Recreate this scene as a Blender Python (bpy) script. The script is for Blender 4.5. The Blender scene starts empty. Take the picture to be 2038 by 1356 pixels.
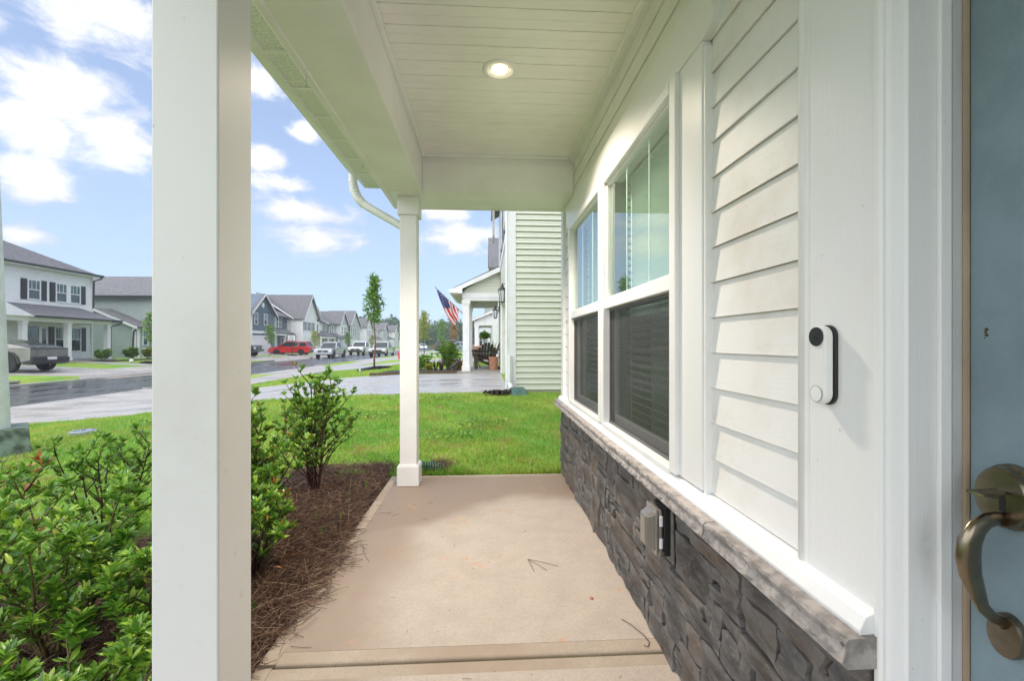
import bpy, bmesh, math, random
import numpy as np
from mathutils import Vector, Matrix, Euler, noise as mnoise
random.seed(7); rng = np.random.default_rng(7)
R = math.radians
S = bpy.context.scene
COL = S.collection

# ------------------------------------------------------------------ camera
EYE = 1.16
cam = bpy.data.cameras.new('camera'); camo = bpy.data.objects.new('camera', cam); COL.objects.link(camo)
camo.location = (0, 0, EYE)
camo.rotation_euler = (R(90), 0, -math.atan(51/890))
cam.sensor_width = 36; cam.lens = 36*890/2038; cam.shift_y = 5/2038
cam.clip_start = 0.05; cam.clip_end = 6000
S.camera = camo

# ------------------------------------------------------------------ light
SUN_DIR = Vector((-.24, -.50, .76)).normalized()        # towards the sun
sun = bpy.data.lights.new('sun', 'SUN'); sun.energy = 1.5; sun.angle = R(105); sun.color = (1, .975, .94)
suno = bpy.data.objects.new('sun', sun); COL.objects.link(suno)
suno.rotation_euler = SUN_DIR.to_track_quat('Z', 'Y').to_euler()
S.view_settings.view_transform = 'Standard'; S.view_settings.look = 'None'
S.view_settings.gamma = 1; S.view_settings.use_curve_mapping = False
S.view_settings.exposure = 1.48
S.cycles.max_bounces = 10; S.cycles.diffuse_bounces = 8; S.cycles.glossy_bounces = 4
S.cycles.transparent_max_bounces = 12; S.cycles.volume_bounces = 0
S.cycles.use_denoising = True

W = bpy.data.worlds.new('World'); S.world = W; W.use_nodes = True

class NT:
    """tiny helper round a node tree"""
    def __init__(s, nt): s.nt = nt; s.n = nt.nodes; s.l = nt.links
    def node(s, typ, **kw):
        n = s.n.new(typ)
        for k, v in kw.items():
            if k.startswith('_'): n.inputs[k[1:].replace('_', ' ')].default_value = v
            else: setattr(n, k, v)
        return n
    def put(s, sock, v):
        if isinstance(v, bpy.types.NodeSocket): s.l.new(v, sock)
        elif v is not None:
            try: sock.default_value = v
            except Exception: sock.default_value = (*v, 1)
    def math(s, op, a, b=None, c=None, clamp=False):
        n = s.n.new('ShaderNodeMath'); n.operation = op; n.use_clamp = clamp
        for i, v in enumerate((a, b, c)):
            if v is not None: s.put(n.inputs[i], v)
        return n.outputs[0]
    def vmath(s, op, a, b=None):
        n = s.n.new('ShaderNodeVectorMath'); n.operation = op
        s.put(n.inputs[0], a)
        if b is not None: s.put(n.inputs[1], b)
        return n.outputs[1] if op in ('LENGTH', 'DISTANCE', 'DOT_PRODUCT') else n.outputs[0]
    def noise(s, vec, scale, detail=4, rough=.55, dist=0, color=False):
        n = s.n.new('ShaderNodeTexNoise'); n.inputs['Scale'].default_value = scale
        n.inputs['Detail'].default_value = detail; n.inputs['Roughness'].default_value = rough
        n.inputs['Distortion'].default_value = dist
        if vec is not None: s.l.new(vec, n.inputs['Vector'])
        return n.outputs[1] if color else n.outputs[0]
    def ramp(s, fac, stops, interp='LINEAR'):
        n = s.n.new('ShaderNodeValToRGB'); n.color_ramp.interpolation = interp
        e = n.color_ramp.elements
        while len(e) < len(stops): e.new(.5)
        for q, (p, c) in zip(e, stops):
            q.position = p; q.color = (*c, 1) if len(c) == 3 else c
        s.l.new(fac, n.inputs[0]); return n.outputs[0]
    def mix(s, f, a, b, blend='MIX'):
        n = s.n.new('ShaderNodeMix'); n.data_type = 'RGBA'; n.blend_type = blend
        s.put(n.inputs[0], f); s.put(n.inputs[6], a if isinstance(a, bpy.types.NodeSocket) else (*a[:3], 1))
        s.put(n.inputs[7], b if isinstance(b, bpy.types.NodeSocket) else (*b[:3], 1)); return n.outputs[2]
    def sstep(s, x, a, b):
        n = s.n.new('ShaderNodeMapRange'); n.interpolation_type = 'SMOOTHSTEP'
        s.put(n.inputs[0], x); n.inputs[1].default_value = a; n.inputs[2].default_value = b
        return n.outputs[0]
    def scale(s, vec, v):
        n = s.n.new('ShaderNodeMapping'); s.l.new(vec, n.inputs[0]); n.inputs['Scale'].default_value = v; return n.outputs[0]

# world: physical sky plus broken white cumulus placed by azimuth and elevation
w = NT(W.node_tree); w.n.clear()
out = w.node('ShaderNodeOutputWorld'); bg = w.node('ShaderNodeBackground')
sky = w.node('ShaderNodeTexSky', sky_type='NISHITA', sun_disc=False)
sky.sun_elevation = math.asin(SUN_DIR.z); sky.sun_rotation = math.atan2(SUN_DIR.x, SUN_DIR.y)
sky.air_density = 1.0; sky.dust_density = .6; sky.ozone_density = 1.5
tc = w.node('ShaderNodeTexCoord'); D = tc.outputs['Generated']
sx = w.node('ShaderNodeSeparateXYZ'); w.l.new(D, sx.inputs[0])
az = w.math('MULTIPLY', w.math('ARCTAN2', sx.outputs[0], sx.outputs[1]), 57.2958)
el = w.math('MULTIPLY', w.math('ARCSINE', sx.outputs[2]), 57.2958)
ae = w.node('ShaderNodeCombineXYZ'); w.l.new(az, ae.inputs[0]); w.l.new(w.math('MULTIPLY', el, 1.7), ae.inputs[1])
n1 = w.noise(ae.outputs[0], .20, 8, .62, .3); n2 = w.noise(ae.outputs[0], .06, 3, .5)
CL = [(-39.2, 28.2, 7.7, 3.4), (-42.0, 21.8, 5.4, 2.9), (-38.1, 19.0, 3.6, 3.6), (-44.3, 18.4, 3.2, 2.6), (-44.0, 14.2, 3.0, 2.0),
      (-44.2, 9.3, 2.6, 1.2), (-26.0, 26.9, 2.9, 1.8), (-25.8, 20.1, 2.6, 1.6), (-21.4, 23.0, 2.1, 1.2), (-21.9, 15.0, 7.2, 1.9),
      (-19.8, 12.2, 6.6, 1.8), (-3.7, 13.2, 6.0, 2.3), (-5.6, 16.2, 6.0, 1.4), (-24.0, 17.6, 3.6, 1.1), (-31.5, 27, 5, 4), (-47, 25, 2, 1.4)]
best = None
for a_, e_, wa, we in CL:
    dx = w.math('MULTIPLY', w.math('SUBTRACT', az, a_), 1/wa)
    dy = w.math('MULTIPLY', w.math('SUBTRACT', el, e_), 1/we)
    r = w.math('SUBTRACT', 1.0, w.math('SQRT', w.math('ADD', w.math('MULTIPLY', dx, dx), w.math('MULTIPLY', dy, dy))))
    best = r if best is None else w.math('MAXIMUM', best, r)
shape = w.math('ADD', best, w.math('MULTIPLY', w.math('SUBTRACT', n1, .5), 2.6))
# the rest of the sky carries the same kind of clouds
far_off = w.math('MAXIMUM', w.sstep(w.math('ABSOLUTE', w.math('ADD', az, 20)), 34, 50), w.sstep(el, 32, 44))
gen = w.math('MULTIPLY', w.math('ADD', w.math('MULTIPLY', w.math('SUBTRACT', w.noise(D, 2.6, 7, .6), .42), 3.0), .0), far_off)
wisp = w.math('MULTIPLY', w.sstep(w.noise(ae.outputs[0], .05, 8, .65, .6), .42, .78), .6)
cover = w.math('MAXIMUM', w.math('MAXIMUM', w.sstep(shape, -.38, .62), w.sstep(gen, -.3, .6)), wisp)
cover = w.math('MULTIPLY', cover, w.sstep(el, 2.5, 8))
core = w.sstep(w.math('ADD', shape, w.math('MULTIPLY', w.math('SUBTRACT', n2, .5), 1.6)), -.15, .8)
core = w.math('MAXIMUM', core, w.sstep(gen, .0, .6))
ccol = w.mix(core, (.50, .56, .72), (.80, .81, .83))
skyc = w.mix(.30, w.vmath('MULTIPLY', sky.outputs[0], (.125, .130, .140)), (.34, .50, .80))
hz = w.sstep(el, 34, -2)
skyc = w.mix(w.math('MULTIPLY', hz, .55), skyc, (.50, .68, .95))
fin = w.mix(cover, skyc, ccol)
w.l.new(fin, bg.inputs[0]); bg.inputs[1].default_value = .50
w.l.new(bg.outputs[0], out.inputs[0])

# ------------------------------------------------------------------ materials
MATS = {}
def base_mat(name):
    m = bpy.data.materials.new(name); m.use_nodes = True
    t = NT(m.node_tree); b = t.n['Principled BSDF']
    g = t.node('ShaderNodeNewGeometry'); P = g.outputs['Position']
    MATS[name] = m
    return m, t, b, P
def pm(name, col, rough=.5, metal=0., amt=.12, nscale=3., col2=None, bump=0., bscale=60., stretch=None, objrand=0., coat=0., spec=.5, lines=None):
    m, t, b, P = base_mat(name)
    v = t.scale(P, stretch) if stretch else P
    n = t.noise(v, nscale, 5, .6)
    c2 = col2 or tuple(c*(1-amt*2) for c in col)
    c1 = col if col2 else tuple(min(1, c*(1+amt*.3)) for c in col)
    c = t.mix(t.sstep(n, .35, .68), c1, c2)
    if objrand:
        oi = t.node('ShaderNodeObjectInfo')
        f = t.math('ADD', t.math('MULTIPLY', oi.outputs['Random'], 2*objrand), 1-objrand)
        c = t.vmath('SCALE', c); c.node.inputs[3].default_value = 1; t.l.new(f, c.node.inputs[3])
    t.l.new(c, b.inputs['Base Color'])
    b.inputs['Roughness'].default_value = rough; b.inputs['Metallic'].default_value = metal
    b.inputs['Coat Weight'].default_value = coat; b.inputs['Specular IOR Level'].default_value = spec
    h = None
    if bump:
        bn = t.node('ShaderNodeBump'); bn.inputs['Strength'].default_value = bump; bn.inputs['Distance'].default_value = .004
        t.l.new(t.noise(v, bscale, 6, .65), bn.inputs['Height']); t.l.new(bn.outputs[0], b.inputs['Normal']); h = bn
    if lines:       # horizontal lap boards too far off to be built singly
        s_ = t.node('ShaderNodeSeparateXYZ'); t.l.new(P, s_.inputs[0])
        fr = t.math('FRACT', t.math('MULTIPLY', s_.outputs[2], 1/lines))
        bn = t.node('ShaderNodeBump'); bn.inputs['Strength'].default_value = 1; bn.inputs['Distance'].default_value = .02
        t.l.new(t.math('POWER', fr, 6), bn.inputs['Height'])
        bn.invert = True; t.l.new(bn.outputs[0], b.inputs['Normal'])
    return m

def grain(name, col, col2, axis, rough=.42, gs=(2, 2, 90), bump=.25):
    """painted or embossed board with faint wood grain running along an axis"""
    m, t, b, P = base_mat(name)
    v = t.scale(P, gs); n = t.noise(v, 3, 6, .7, .4)
    dirt = t.noise(P, 2.2, 5, .7)
    c = t.mix(t.sstep(dirt, .45, .8), col, col2)
    sp = t.noise(P, 70, 2, .5)
    c = t.mix(t.math('MULTIPLY', t.sstep(sp, .74, .80), .35), c, (.25, .17, .10))
    if name == 'painted_post':      # scuffs and splashed dirt low on the posts
        s_ = t.node('ShaderNodeSeparateXYZ'); t.l.new(P, s_.inputs[0])
        sm = t.math('MULTIPLY', t.sstep(t.noise(P, 13, 6, .7, 1.), .62, .72), t.sstep(s_.outputs[2], 1.25, .5))
        c = t.mix(t.math('MULTIPLY', sm, .35), c, (.40, .33, .25))
    t.l.new(c, b.inputs['Base Color']); b.inputs['Roughness'].default_value = rough
    bn = t.node('ShaderNodeBump'); bn.inputs['Strength'].default_value = bump; bn.inputs['Distance'].default_value = .002
    t.l.new(n, bn.inputs['Height']); t.l.new(bn.outputs[0], b.inputs['Normal'])
    return m
WHITE = (.82, .81, .80)
M_post = grain('painted_post', (.80, .80, .80), (.74, .73, .71), 'z', .38, (60, 60, 2), .10)
M_trim = grain('white_trim', (.79, .79, .80), (.76, .74, .71), 'z', .35, (30, 30, 3), .5)
M_casing = grain('white_casing', (.79, .79, .79), (.78, .77, .75), 'z', .32, (60, 60, 3), .35)
M_side = grain('white_siding', (.79, .785, .775), (.68, .63, .57), 'y', .45, (40, 1.5, 90), .35)
M_alu = pm('white_aluminium', (.87, .87, .875), .38, amt=.04, nscale=2, bump=.05, bscale=200)
M_ceil = pm('vinyl_ceiling', (.89, .875, .855), .5, amt=.03, nscale=2, bump=.06, bscale=300)
M_vinyl = pm('white_vinyl', (.81, .81, .81), .33, amt=.03, nscale=4)
M_black = pm('black_plastic', (.02, .02, .022), .35, amt=.1)
M_dark = pm('dark_interior', (.05, .05, .05), .9)
M_sheath = pm('wall_backing', (.3, .3, .3), .9)
M_wetdark = pm('black_gutter', (.03, .03, .033), .3)
M_gsid = grain('green_siding', (.66, .67, .57), (.60, .61, .50), 'x', .45, (1.5, 40, 60), .5)
M_gsid_far = pm('green_siding_far', (.60, .62, .51), .5, amt=.05, lines=.114)
M_wsid_far = pm('white_siding_far', (.86, .865, .86), .5, amt=.03, lines=.114)
M_gray_far = pm('grey_green_siding', (.36, .42, .40), .5, amt=.04, lines=.114)
M_blue_far = pm('slate_blue_siding', (.12, .165, .215), .5, amt=.04, lines=.114)
M_lgray_far = pm('pale_grey_siding', (.55, .58, .58), .5, amt=.04, lines=.114)
M_shut = pm('dark_shutter', (.03, .03, .035), .4, amt=.2, nscale=20)
M_shutg = pm('grey_shutter', (.17, .19, .24), .5)
M_tan = pm('tan_soffit', (.55, .52, .46), .5, amt=.04)
M_gdoor = pm('garage_door_white', (.80, .80, .79), .45, amt=.03)
def roofmat():
    m, t, b, P = base_mat('grey_shingles')
    n = t.noise(t.scale(P, (1.2, 1.2, 6)), 2.2, 6, .7)
    n3 = t.noise(t.scale(P, (3, 3, 9)), 3, 3, .6)
    c = t.mix(t.sstep(n, .35, .65), (.125, .122, .130), (.205, .20, .21))
    c = t.mix(t.math('MULTIPLY', t.sstep(n3, .5, .7), .5), c, (.09, .088, .095))
    t.l.new(c, b.inputs['Base Color']); b.inputs['Roughness'].default_value = .75
    s_ = t.node('ShaderNodeSeparateXYZ'); t.l.new(P, s_.inputs[0])
    bn = t.node('ShaderNodeBump'); bn.inputs['Distance'].default_value = .02
    t.l.new(t.math('FRACT', t.math('MULTIPLY', s_.outputs[2], 12)), bn.inputs['Height']); t.l.new(bn.outputs[0], b.inputs['Normal'])
    return m
M_roof = roofmat()

def glassmat(name, tint, refl=.12, op=1.0):
    m, t, b, P = base_mat(name); t.n.remove(b); o = t.n['Material Output']
    tr = t.node('ShaderNodeBsdfTransparent'); tr.inputs[0].default_value = (*tint, 1)
    gl = t.node('ShaderNodeBsdfGlossy'); gl.inputs['Roughness'].default_value = .02; gl.inputs[0].default_value = (.95, 1, .98, 1)
    fr = t.node('ShaderNodeFresnel'); fr.inputs[0].default_value = 1.65
    f = t.math('ADD', t.math('MULTIPLY', fr.outputs[0], 1.0), refl, clamp=True)
    gg = t.node('ShaderNodeNewGeometry'); f = t.math('MULTIPLY', f, t.math('SUBTRACT', 1.0, gg.outputs['Backfacing']))
    mx = t.node('ShaderNodeMixShader'); t.l.new(f, mx.inputs[0]); t.l.new(tr.outputs[0], mx.inputs[1]); t.l.new(gl.outputs[0], mx.inputs[2])
    t.l.new(mx.outputs[0], o.inputs[0]); return m
M_glass = glassmat('window_glass', (.88, .97, .93), .10)
M_farglass = pm('far_window_glass', (.03, .05, .05), .05, amt=.2, spec=1.0)
M_fargtop = pm('far_upper_glass', (.07, .13, .12), .05, amt=.3, spec=1.0)
M_clear = glassmat('clear_cover', (.75, .74, .70), .25)
def screenmat():
    m, t, b, P = base_mat('insect_screen'); o = t.n['Material Output']
    b.inputs['Base Color'].default_value = (.05, .05, .05, 1); b.inputs['Roughness'].default_value = .6
    tr = t.node('ShaderNodeBsdfTransparent'); mx = t.node('ShaderNodeMixShader')
    sp = t.node('ShaderNodeSeparateXYZ'); t.l.new(t.scale(P, (1, 420, 420)), sp.inputs[0])
    a = t.math('ABSOLUTE', t.math('SINE', t.math('MULTIPLY', sp.outputs[1], 1.0))); c = t.math('ABSOLUTE', t.math('SINE', sp.outputs[2]))
    f = t.math('ADD', t.math('MULTIPLY', t.math('MAXIMUM', t.math('POWER', a, 6), t.math('POWER', c, 6)), .25), .30)
    t.l.new(f, mx.inputs[0]); t.l.new(tr.outputs[0], mx.inputs[1]); t.l.new(b.outputs[0], mx.inputs[2]); t.l.new(mx.outputs[0], o.inputs[0])
    return m
M_screen = screenmat()
M_blind = pm('blind_slat', (.93, .94, .92), .5, amt=.03)
M_perf = None
def perfmat():
    m, t, b, P = base_mat('perforated_soffit')
    v = t.node('ShaderNodeTexVoronoi'); v.inputs['Scale'].default_value = 85; v.inputs['Randomness'].default_value = .15; t.l.new(P, v.inputs['Vector'])
    f = t.sstep(v.outputs['Distance'], .24, .30)
    t.l.new(t.mix(f, (.22, .22, .21), (.84, .84, .83)), b.inputs['Base Color']); b.inputs['Roughness'].default_value = .45
    return m
M_perf = perfmat()

def concrete(name, col, dampcol, wet=False, mask=None, bump=.35):
    m, t, b, P = base_mat(name)
    big = t.noise(P, 1.1, 5, .6); mid = t.noise(P, 7, 6, .65); fine = t.noise(P, 170, 4, .75)
    c = t.mix(t.sstep(mid, .3, .75), col, tuple(x*.86 for x in col))
    c = t.mix(t.math('MULTIPLY', t.sstep(fine, .46, .66), .55), c, tuple(x*.55 for x in col))
    c = t.mix(t.math('MULTIPLY', t.sstep(t.noise(P, 52, 5, .8), .44, .64), .30), c, tuple(x*.62 for x in col))
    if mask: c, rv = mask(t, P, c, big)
    else:
        f = t.sstep(big, .40, .60); c = t.mix(f, c, dampcol)
        rv = None
    t.l.new(c, b.inputs['Base Color'])
    if wet:
        r = t.sstep(t.noise(t.scale(P, (.5, 1.6, 1)), 1.0, 5, .6), .35, .65)
        mr = t.node('ShaderNodeMapRange'); t.l.new(r, mr.inputs[0]); mr.inputs[3].default_value = .20; mr.inputs[4].default_value = .6
        t.l.new(mr.outputs[0], b.inputs['Roughness'])
    elif rv is not None: t.l.new(rv, b.inputs['Roughness'])
    else: b.inputs['Roughness'].default_value = .75
    bn = t.node('ShaderNodeBump'); bn.inputs['Strength'].default_value = bump; bn.inputs['Distance'].default_value = .0025 if not wet else .0008
    v2 = t.scale(P, (22, 150, 60)); h = fine if wet else t.math('ADD', t.noise(v2, 1.2, 5, .7), fine)
    t.l.new(h, bn.inputs['Height']); t.l.new(bn.outputs[0], b.inputs['Normal'])
    return m
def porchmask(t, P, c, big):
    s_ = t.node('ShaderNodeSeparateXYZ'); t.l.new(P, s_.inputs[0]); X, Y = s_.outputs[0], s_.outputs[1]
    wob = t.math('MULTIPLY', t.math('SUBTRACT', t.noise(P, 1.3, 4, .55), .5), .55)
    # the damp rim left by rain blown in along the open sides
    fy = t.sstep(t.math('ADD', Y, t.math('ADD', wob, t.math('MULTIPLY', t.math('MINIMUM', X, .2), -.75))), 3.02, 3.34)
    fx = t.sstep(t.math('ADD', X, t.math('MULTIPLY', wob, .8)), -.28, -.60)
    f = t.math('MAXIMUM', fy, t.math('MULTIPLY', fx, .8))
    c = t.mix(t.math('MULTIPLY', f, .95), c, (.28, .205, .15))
    # orange clay smudges
    q = t.math('MULTIPLY', t.sstep(t.noise(P, 9, 5, .6, 1.2), .60, .68), t.sstep(t.noise(P, 1.6, 2, .5), .46, .60))
    c = t.mix(t.math('MULTIPLY', q, .75), c, (.56, .28, .13))
    sp = t.sstep(t.noise(P, 55, 2, .5), .745, .76)
    c = t.mix(t.math('MULTIPLY', sp, .7), c, (.10, .06, .03))
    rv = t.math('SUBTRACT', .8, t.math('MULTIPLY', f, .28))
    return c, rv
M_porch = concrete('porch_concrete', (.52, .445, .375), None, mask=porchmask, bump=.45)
M_porch_edge = concrete('porch_edge_concrete', (.46, .38, .30), (.34, .26, .195), bump=.1)
M_walk = concrete('wet_sidewalk', (.52, .49, .46), (.42, .385, .355), wet=True, bump=.2)
M_drive = concrete('wet_driveway', (.50, .485, .47), (.43, .41, .39), wet=True, bump=.15)
M_kerb = concrete('kerb_concrete', (.42, .39, .36), (.33, .30, .27))
def asphalt():
    m, t, b, P = base_mat('wet_asphalt')
    n = t.noise(P, 60, 4, .7); big = t.noise(t.scale(P, (1.3, .35, 1)), 1.0, 6, .6)
    c = t.mix(n, (.045, .047, .052), (.085, .085, .09)); t.l.new(c, b.inputs['Base Color'])
    mr = t.node('ShaderNodeMapRange'); t.l.new(t.sstep(big, .38, .60), mr.inputs[0]); mr.inputs[3].default_value = .10; mr.inputs[4].default_value = .42
    t.l.new(mr.outputs[0], b.inputs['Roughness']); b.inputs['Specular IOR Level'].default_value = .8
    bn = t.node('ShaderNodeBump'); bn.inputs['Strength'].default_value = .25; bn.inputs['Distance'].default_value = .002
    t.l.new(t.noise(P, 45, 3, .6), bn.inputs['Height']); t.l.new(bn.outputs[0], b.inputs['Normal'])
    return m
M_asph = asphalt()

def grass_color(t, P, rnd=None):
    a = t.noise(P, .75, 5, .6); bb = t.noise(P, 2.6, 4, .6); cc = t.noise(P, 14, 3, .6)
    c = t.mix(t.sstep(a, .38, .62), (.20, .46, .040), (.38, .53, .065))
    c = t.mix(t.math('MULTIPLY', t.sstep(bb, .54, .68), .65), c, (.48, .34, .12))
    c = t.mix(t.math('MULTIPLY', t.sstep(cc, .4, .7), .35), c, (.16, .27, .025))
    return c
def grassmat(name, blades):
    m, t, b, P = base_mat(name)
    c = grass_color(t, P)
    if blades:
        at = t.node('ShaderNodeAttribute', attribute_name='rnd')
        c = t.mix(t.sstep(at.outputs['Fac'], .80, .95), c, (.40, .30, .13))
        v = t.vmath('SCALE', c); t.l.new(t.math('ADD', t.math('MULTIPLY', at.outputs['Fac'], .7), .75), v.node.inputs[3]); c = v
        o = t.n['Material Output']; tl = t.node('ShaderNodeBsdfTranslucent'); mx = t.node('ShaderNodeMixShader'); mx.inputs[0].default_value = .35
        t.l.new(c, tl.inputs[0]); t.l.new(b.outputs[0], mx.inputs[1]); t.l.new(tl.outputs[0], mx.inputs[2]); t.l.new(mx.outputs[0], o.inputs[0])
        b.inputs['Roughness'].default_value = .45
    else:
        b.inputs['Roughness'].default_value = .9
        fine = t.noise(P, 40, 4, .75)
        c = t.mix(t.math('MULTIPLY', t.sstep(fine, .4, .65), .5), c, (.07, .085, .02))
        bn = t.node('ShaderNodeBump'); bn.inputs['Strength'].default_value = 1; bn.inputs['Distance'].default_value = .03
        t.l.new(fine, bn.inputs['Height']); t.l.new(bn.outputs[0], b.inputs['Normal'])
    t.l.new(c, b.inputs['Base Color']); return m
M_lawn = grassmat('lawn_turf', False); M_blade = grassmat('grass_blades', True)
def strawmat():
    m, t, b, P = base_mat('pine_straw')
    at = t.node('ShaderNodeAttribute', attribute_name='rnd')
    c = t.ramp(at.outputs['Fac'], [(0, (.035, .018, .013)), (.4, (.105, .046, .028)), (.75, (.21, .105, .062)), (1, (.42, .31, .20))])
    t.l.new(c, b.inputs['Base Color']); b.inputs['Roughness'].default_value = .4; return m
M_straw = strawmat()
M_soil = pm('bed_soil', (.045, .028, .02), .85, amt=.4, nscale=20, bump=1, bscale=40)
M_mulch = pm('black_mulch', (.012, .011, .012), .6, amt=.4, nscale=30, bump=1, bscale=30)
def leafmat(name, c1, c2, c3, obj=False, rough=.28, tl_amt=.28):
    m, t, b, P = base_mat(name)
    if obj: f = t.node('ShaderNodeObjectInfo').outputs['Random']
    else: f = t.node('ShaderNodeAttribute', attribute_name='rnd').outputs['Fac']
    c = t.ramp(f, [(0, c1), (.55, c2), (.93, c3), (.985, tuple(min(1, x*1.3) for x in c3)), (1, (.42, .30, .08))])
    g = t.node('ShaderNodeNewGeometry')
    c = t.mix(t.math('MULTIPLY', g.outputs['Backfacing'], .5), c, tuple(x*1.5+.03 for x in c2))
    t.l.new(c, b.inputs['Base Color']); b.inputs['Roughness'].default_value = rough
    o = t.n['Material Output']; tl = t.node('ShaderNodeBsdfTranslucent'); mx = t.node('ShaderNodeMixShader'); mx.inputs[0].default_value = tl_amt
    t.l.new(c, tl.inputs[0]); t.l.new(b.outputs[0], mx.inputs[1]); t.l.new(tl.outputs[0], mx.inputs[2]); t.l.new(mx.outputs[0], o.inputs[0])
    return m
G1, G2, G3 = (.055, .16, .02), (.17, .36, .035), (.36, .52, .06)
M_leaf = leafmat('shrub_leaves', G1, G2, G3); M_leafo = leafmat('shrub_leaf', G1, G2, G3, obj=True)
M_redleaf = leafmat('new_red_leaves', (.30, .08, .03), (.45, .16, .05), (.55, .28, .10))
M_tleaf = leafmat('tree_leaves', (.05, .12, .02), (.15, .30, .04), (.27, .42, .06), rough=.4)
M_yleaf = leafmat('yellow_green_leaves', (.17, .22, .03), (.32, .36, .04), (.5, .46, .07), rough=.4)
M_oleaf = leafmat('autumn_leaves', (.22, .12, .03), (.34, .20, .05), (.45, .22, .06), rough=.5)
M_wood = leafmat('distant_leaves', (.05, .10, .05), (.085, .15, .065), (.14, .20, .07), rough=.8, tl_amt=.1)
M_bark = pm('bark', (.13, .085, .055), .8, amt=.3, nscale=30, bump=.8, bscale=60)
M_rbark = pm('red_brown_bark', (.24, .10, .055), .7, amt=.3, nscale=30, bump=.6)
M_twig = pm('green_brown_twig', (.16, .12, .045), .6, amt=.3, nscale=30)
M_redtwig = pm('dark_red_twig', (.07, .025, .02), .5, amt=.3, nscale=30)
M_berry = pm('green_berries', (.20, .24, .07), .3, amt=.3, nscale=60)
def stonemat():
    m, t, b, P = base_mat('ledge_stone')
    oi = t.node('ShaderNodeObjectInfo')
    base = t.ramp(oi.outputs['Random'], [(0, (.045, .040, .037)), (.35, (.075, .066, .059)), (.65, (.096, .076, .061)), (.9, (.125, .092, .066)), (1, (.16, .105, .065))])
    v = t.scale(P, (8, 8, 22)); n = t.noise(v, 1.4, 7, .7, .6); f = t.noise(P, 60, 6, .85)
    c = t.mix(t.sstep(n, .42, .72), base, (.13, .122, .115)); c = t.mix(t.math('MULTIPLY', t.sstep(f, .54, .68), .7), c, (.27, .26, .25))
    c = t.mix(t.math('MULTIPLY', t.sstep(n, .52, .32), .6), c, (.03, .027, .025))
    g = t.node('ShaderNodeNewGeometry'); c = t.mix(t.math('MULTIPLY', t.sstep(g.outputs['Pointiness'], .53, .62), .45), c, (.26, .25, .24))
    t.l.new(c, b.inputs['Base Color']); b.inputs['Roughness'].default_value = .72
    bn = t.node('ShaderNodeBump'); bn.inputs['Strength'].default_value = 1.; bn.inputs['Distance'].default_value = .008
    t.l.new(t.math('ADD', n, t.math('MULTIPLY', f, .5)), bn.inputs['Height']); t.l.new(bn.outputs[0], b.inputs['Normal']); return m
M_stone = stonemat()
M_cap = pm('cap_stone', (.40, .365, .345), .75, amt=.22, nscale=28, bump=.9, bscale=60, objrand=.06)
M_grout = pm('grout', (.19, .18, .165), .85, amt=.2, nscale=30, bump=.6, bscale=80)
M_door = pm('blue_door_paint', (.20, .275, .32), .36, amt=.10, nscale=5, bump=.25, bscale=160)
M_jamb = pm('grey_jamb', (.52, .53, .55), .45, amt=.07, nscale=14, stretch=(1, 1, .2), bump=.1)
M_gold = pm('tan_weatherstrip', (.34, .26, .18), .45)
M_nickel = pm('aged_nickel', (.27, .225, .165), .26, metal=1., amt=.12, nscale=30, bump=.05, bscale=400)
M_steel = pm('stainless', (.27, .26, .25), .38, metal=.8, amt=.1, nscale=3)
M_tire = pm('tyre_rubber', (.018, .018, .018), .8)
M_rim = pm('alloy_rim', (.45, .45, .46), .3, metal=.8)
M_rimd = pm('dark_rim', (.05, .05, .055), .3, metal=.6)
def paint(name, col): return pm(name, col, .25, amt=.02, coat=.8)
M_red = paint('red_paint', (.55, .015, .012)); M_silver = paint('silver_paint', (.42, .44, .47)); M_wht = paint('white_paint', (.78, .79, .80))
M_blk = paint('black_paint', (.025, .027, .03)); M_bsil = paint('blue_silver_paint', (.28, .33, .39)); M_dsil = paint('pale_silver_paint', (.48, .49, .49))
M_cglass = pm('car_glass', (.02, .03, .033), .12, spec=.45)
M_lens = pm('lamp_lens', (.75, .76, .78), .12, spec=.9); M_tail = pm('tail_lens', (.45, .02, .02), .15); M_amber = pm('amber_lens', (.7, .22, .03), .2)
M_plate = pm('licence_plate', (.65, .67, .68), .4)
M_pole = pm('grey_green_pole', (.76, .78, .78), .55, amt=.08, nscale=3, bump=.15, bscale=80)
M_gbox = pm('weathered_green_box', (.17, .23, .185), .6, amt=.35, nscale=9, bump=.4, bscale=40)
M_gplast = pm('green_plastic', (.03, .12, .09), .4, amt=.2, nscale=12)
M_chair = pm('weathered_chair_wood', (.10, .078, .062), .75, amt=.25, nscale=20, bump=.3)
M_terra = pm('terracotta', (.50, .22, .13), .7, amt=.15, nscale=10)
M_brick = pm('tan_brick', (.36, .24, .17), .8, amt=.12, nscale=4, objrand=.2)
M_bluecloth = pm('flag_blue', (.035, .04, .16), .8); M_redcloth = pm('flag_red', (.60, .03, .03), .8); M_whtcloth = pm('flag_white', (.8, .78, .77), .8)
M_hyd = pm('hydrant_red', (.62, .03, .02), .4)
M_galv = pm('galvanised', (.5, .51, .52), .4, metal=.7)
M_bdoor = pm('far_blue_door', (.12, .22, .32), .4)

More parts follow.
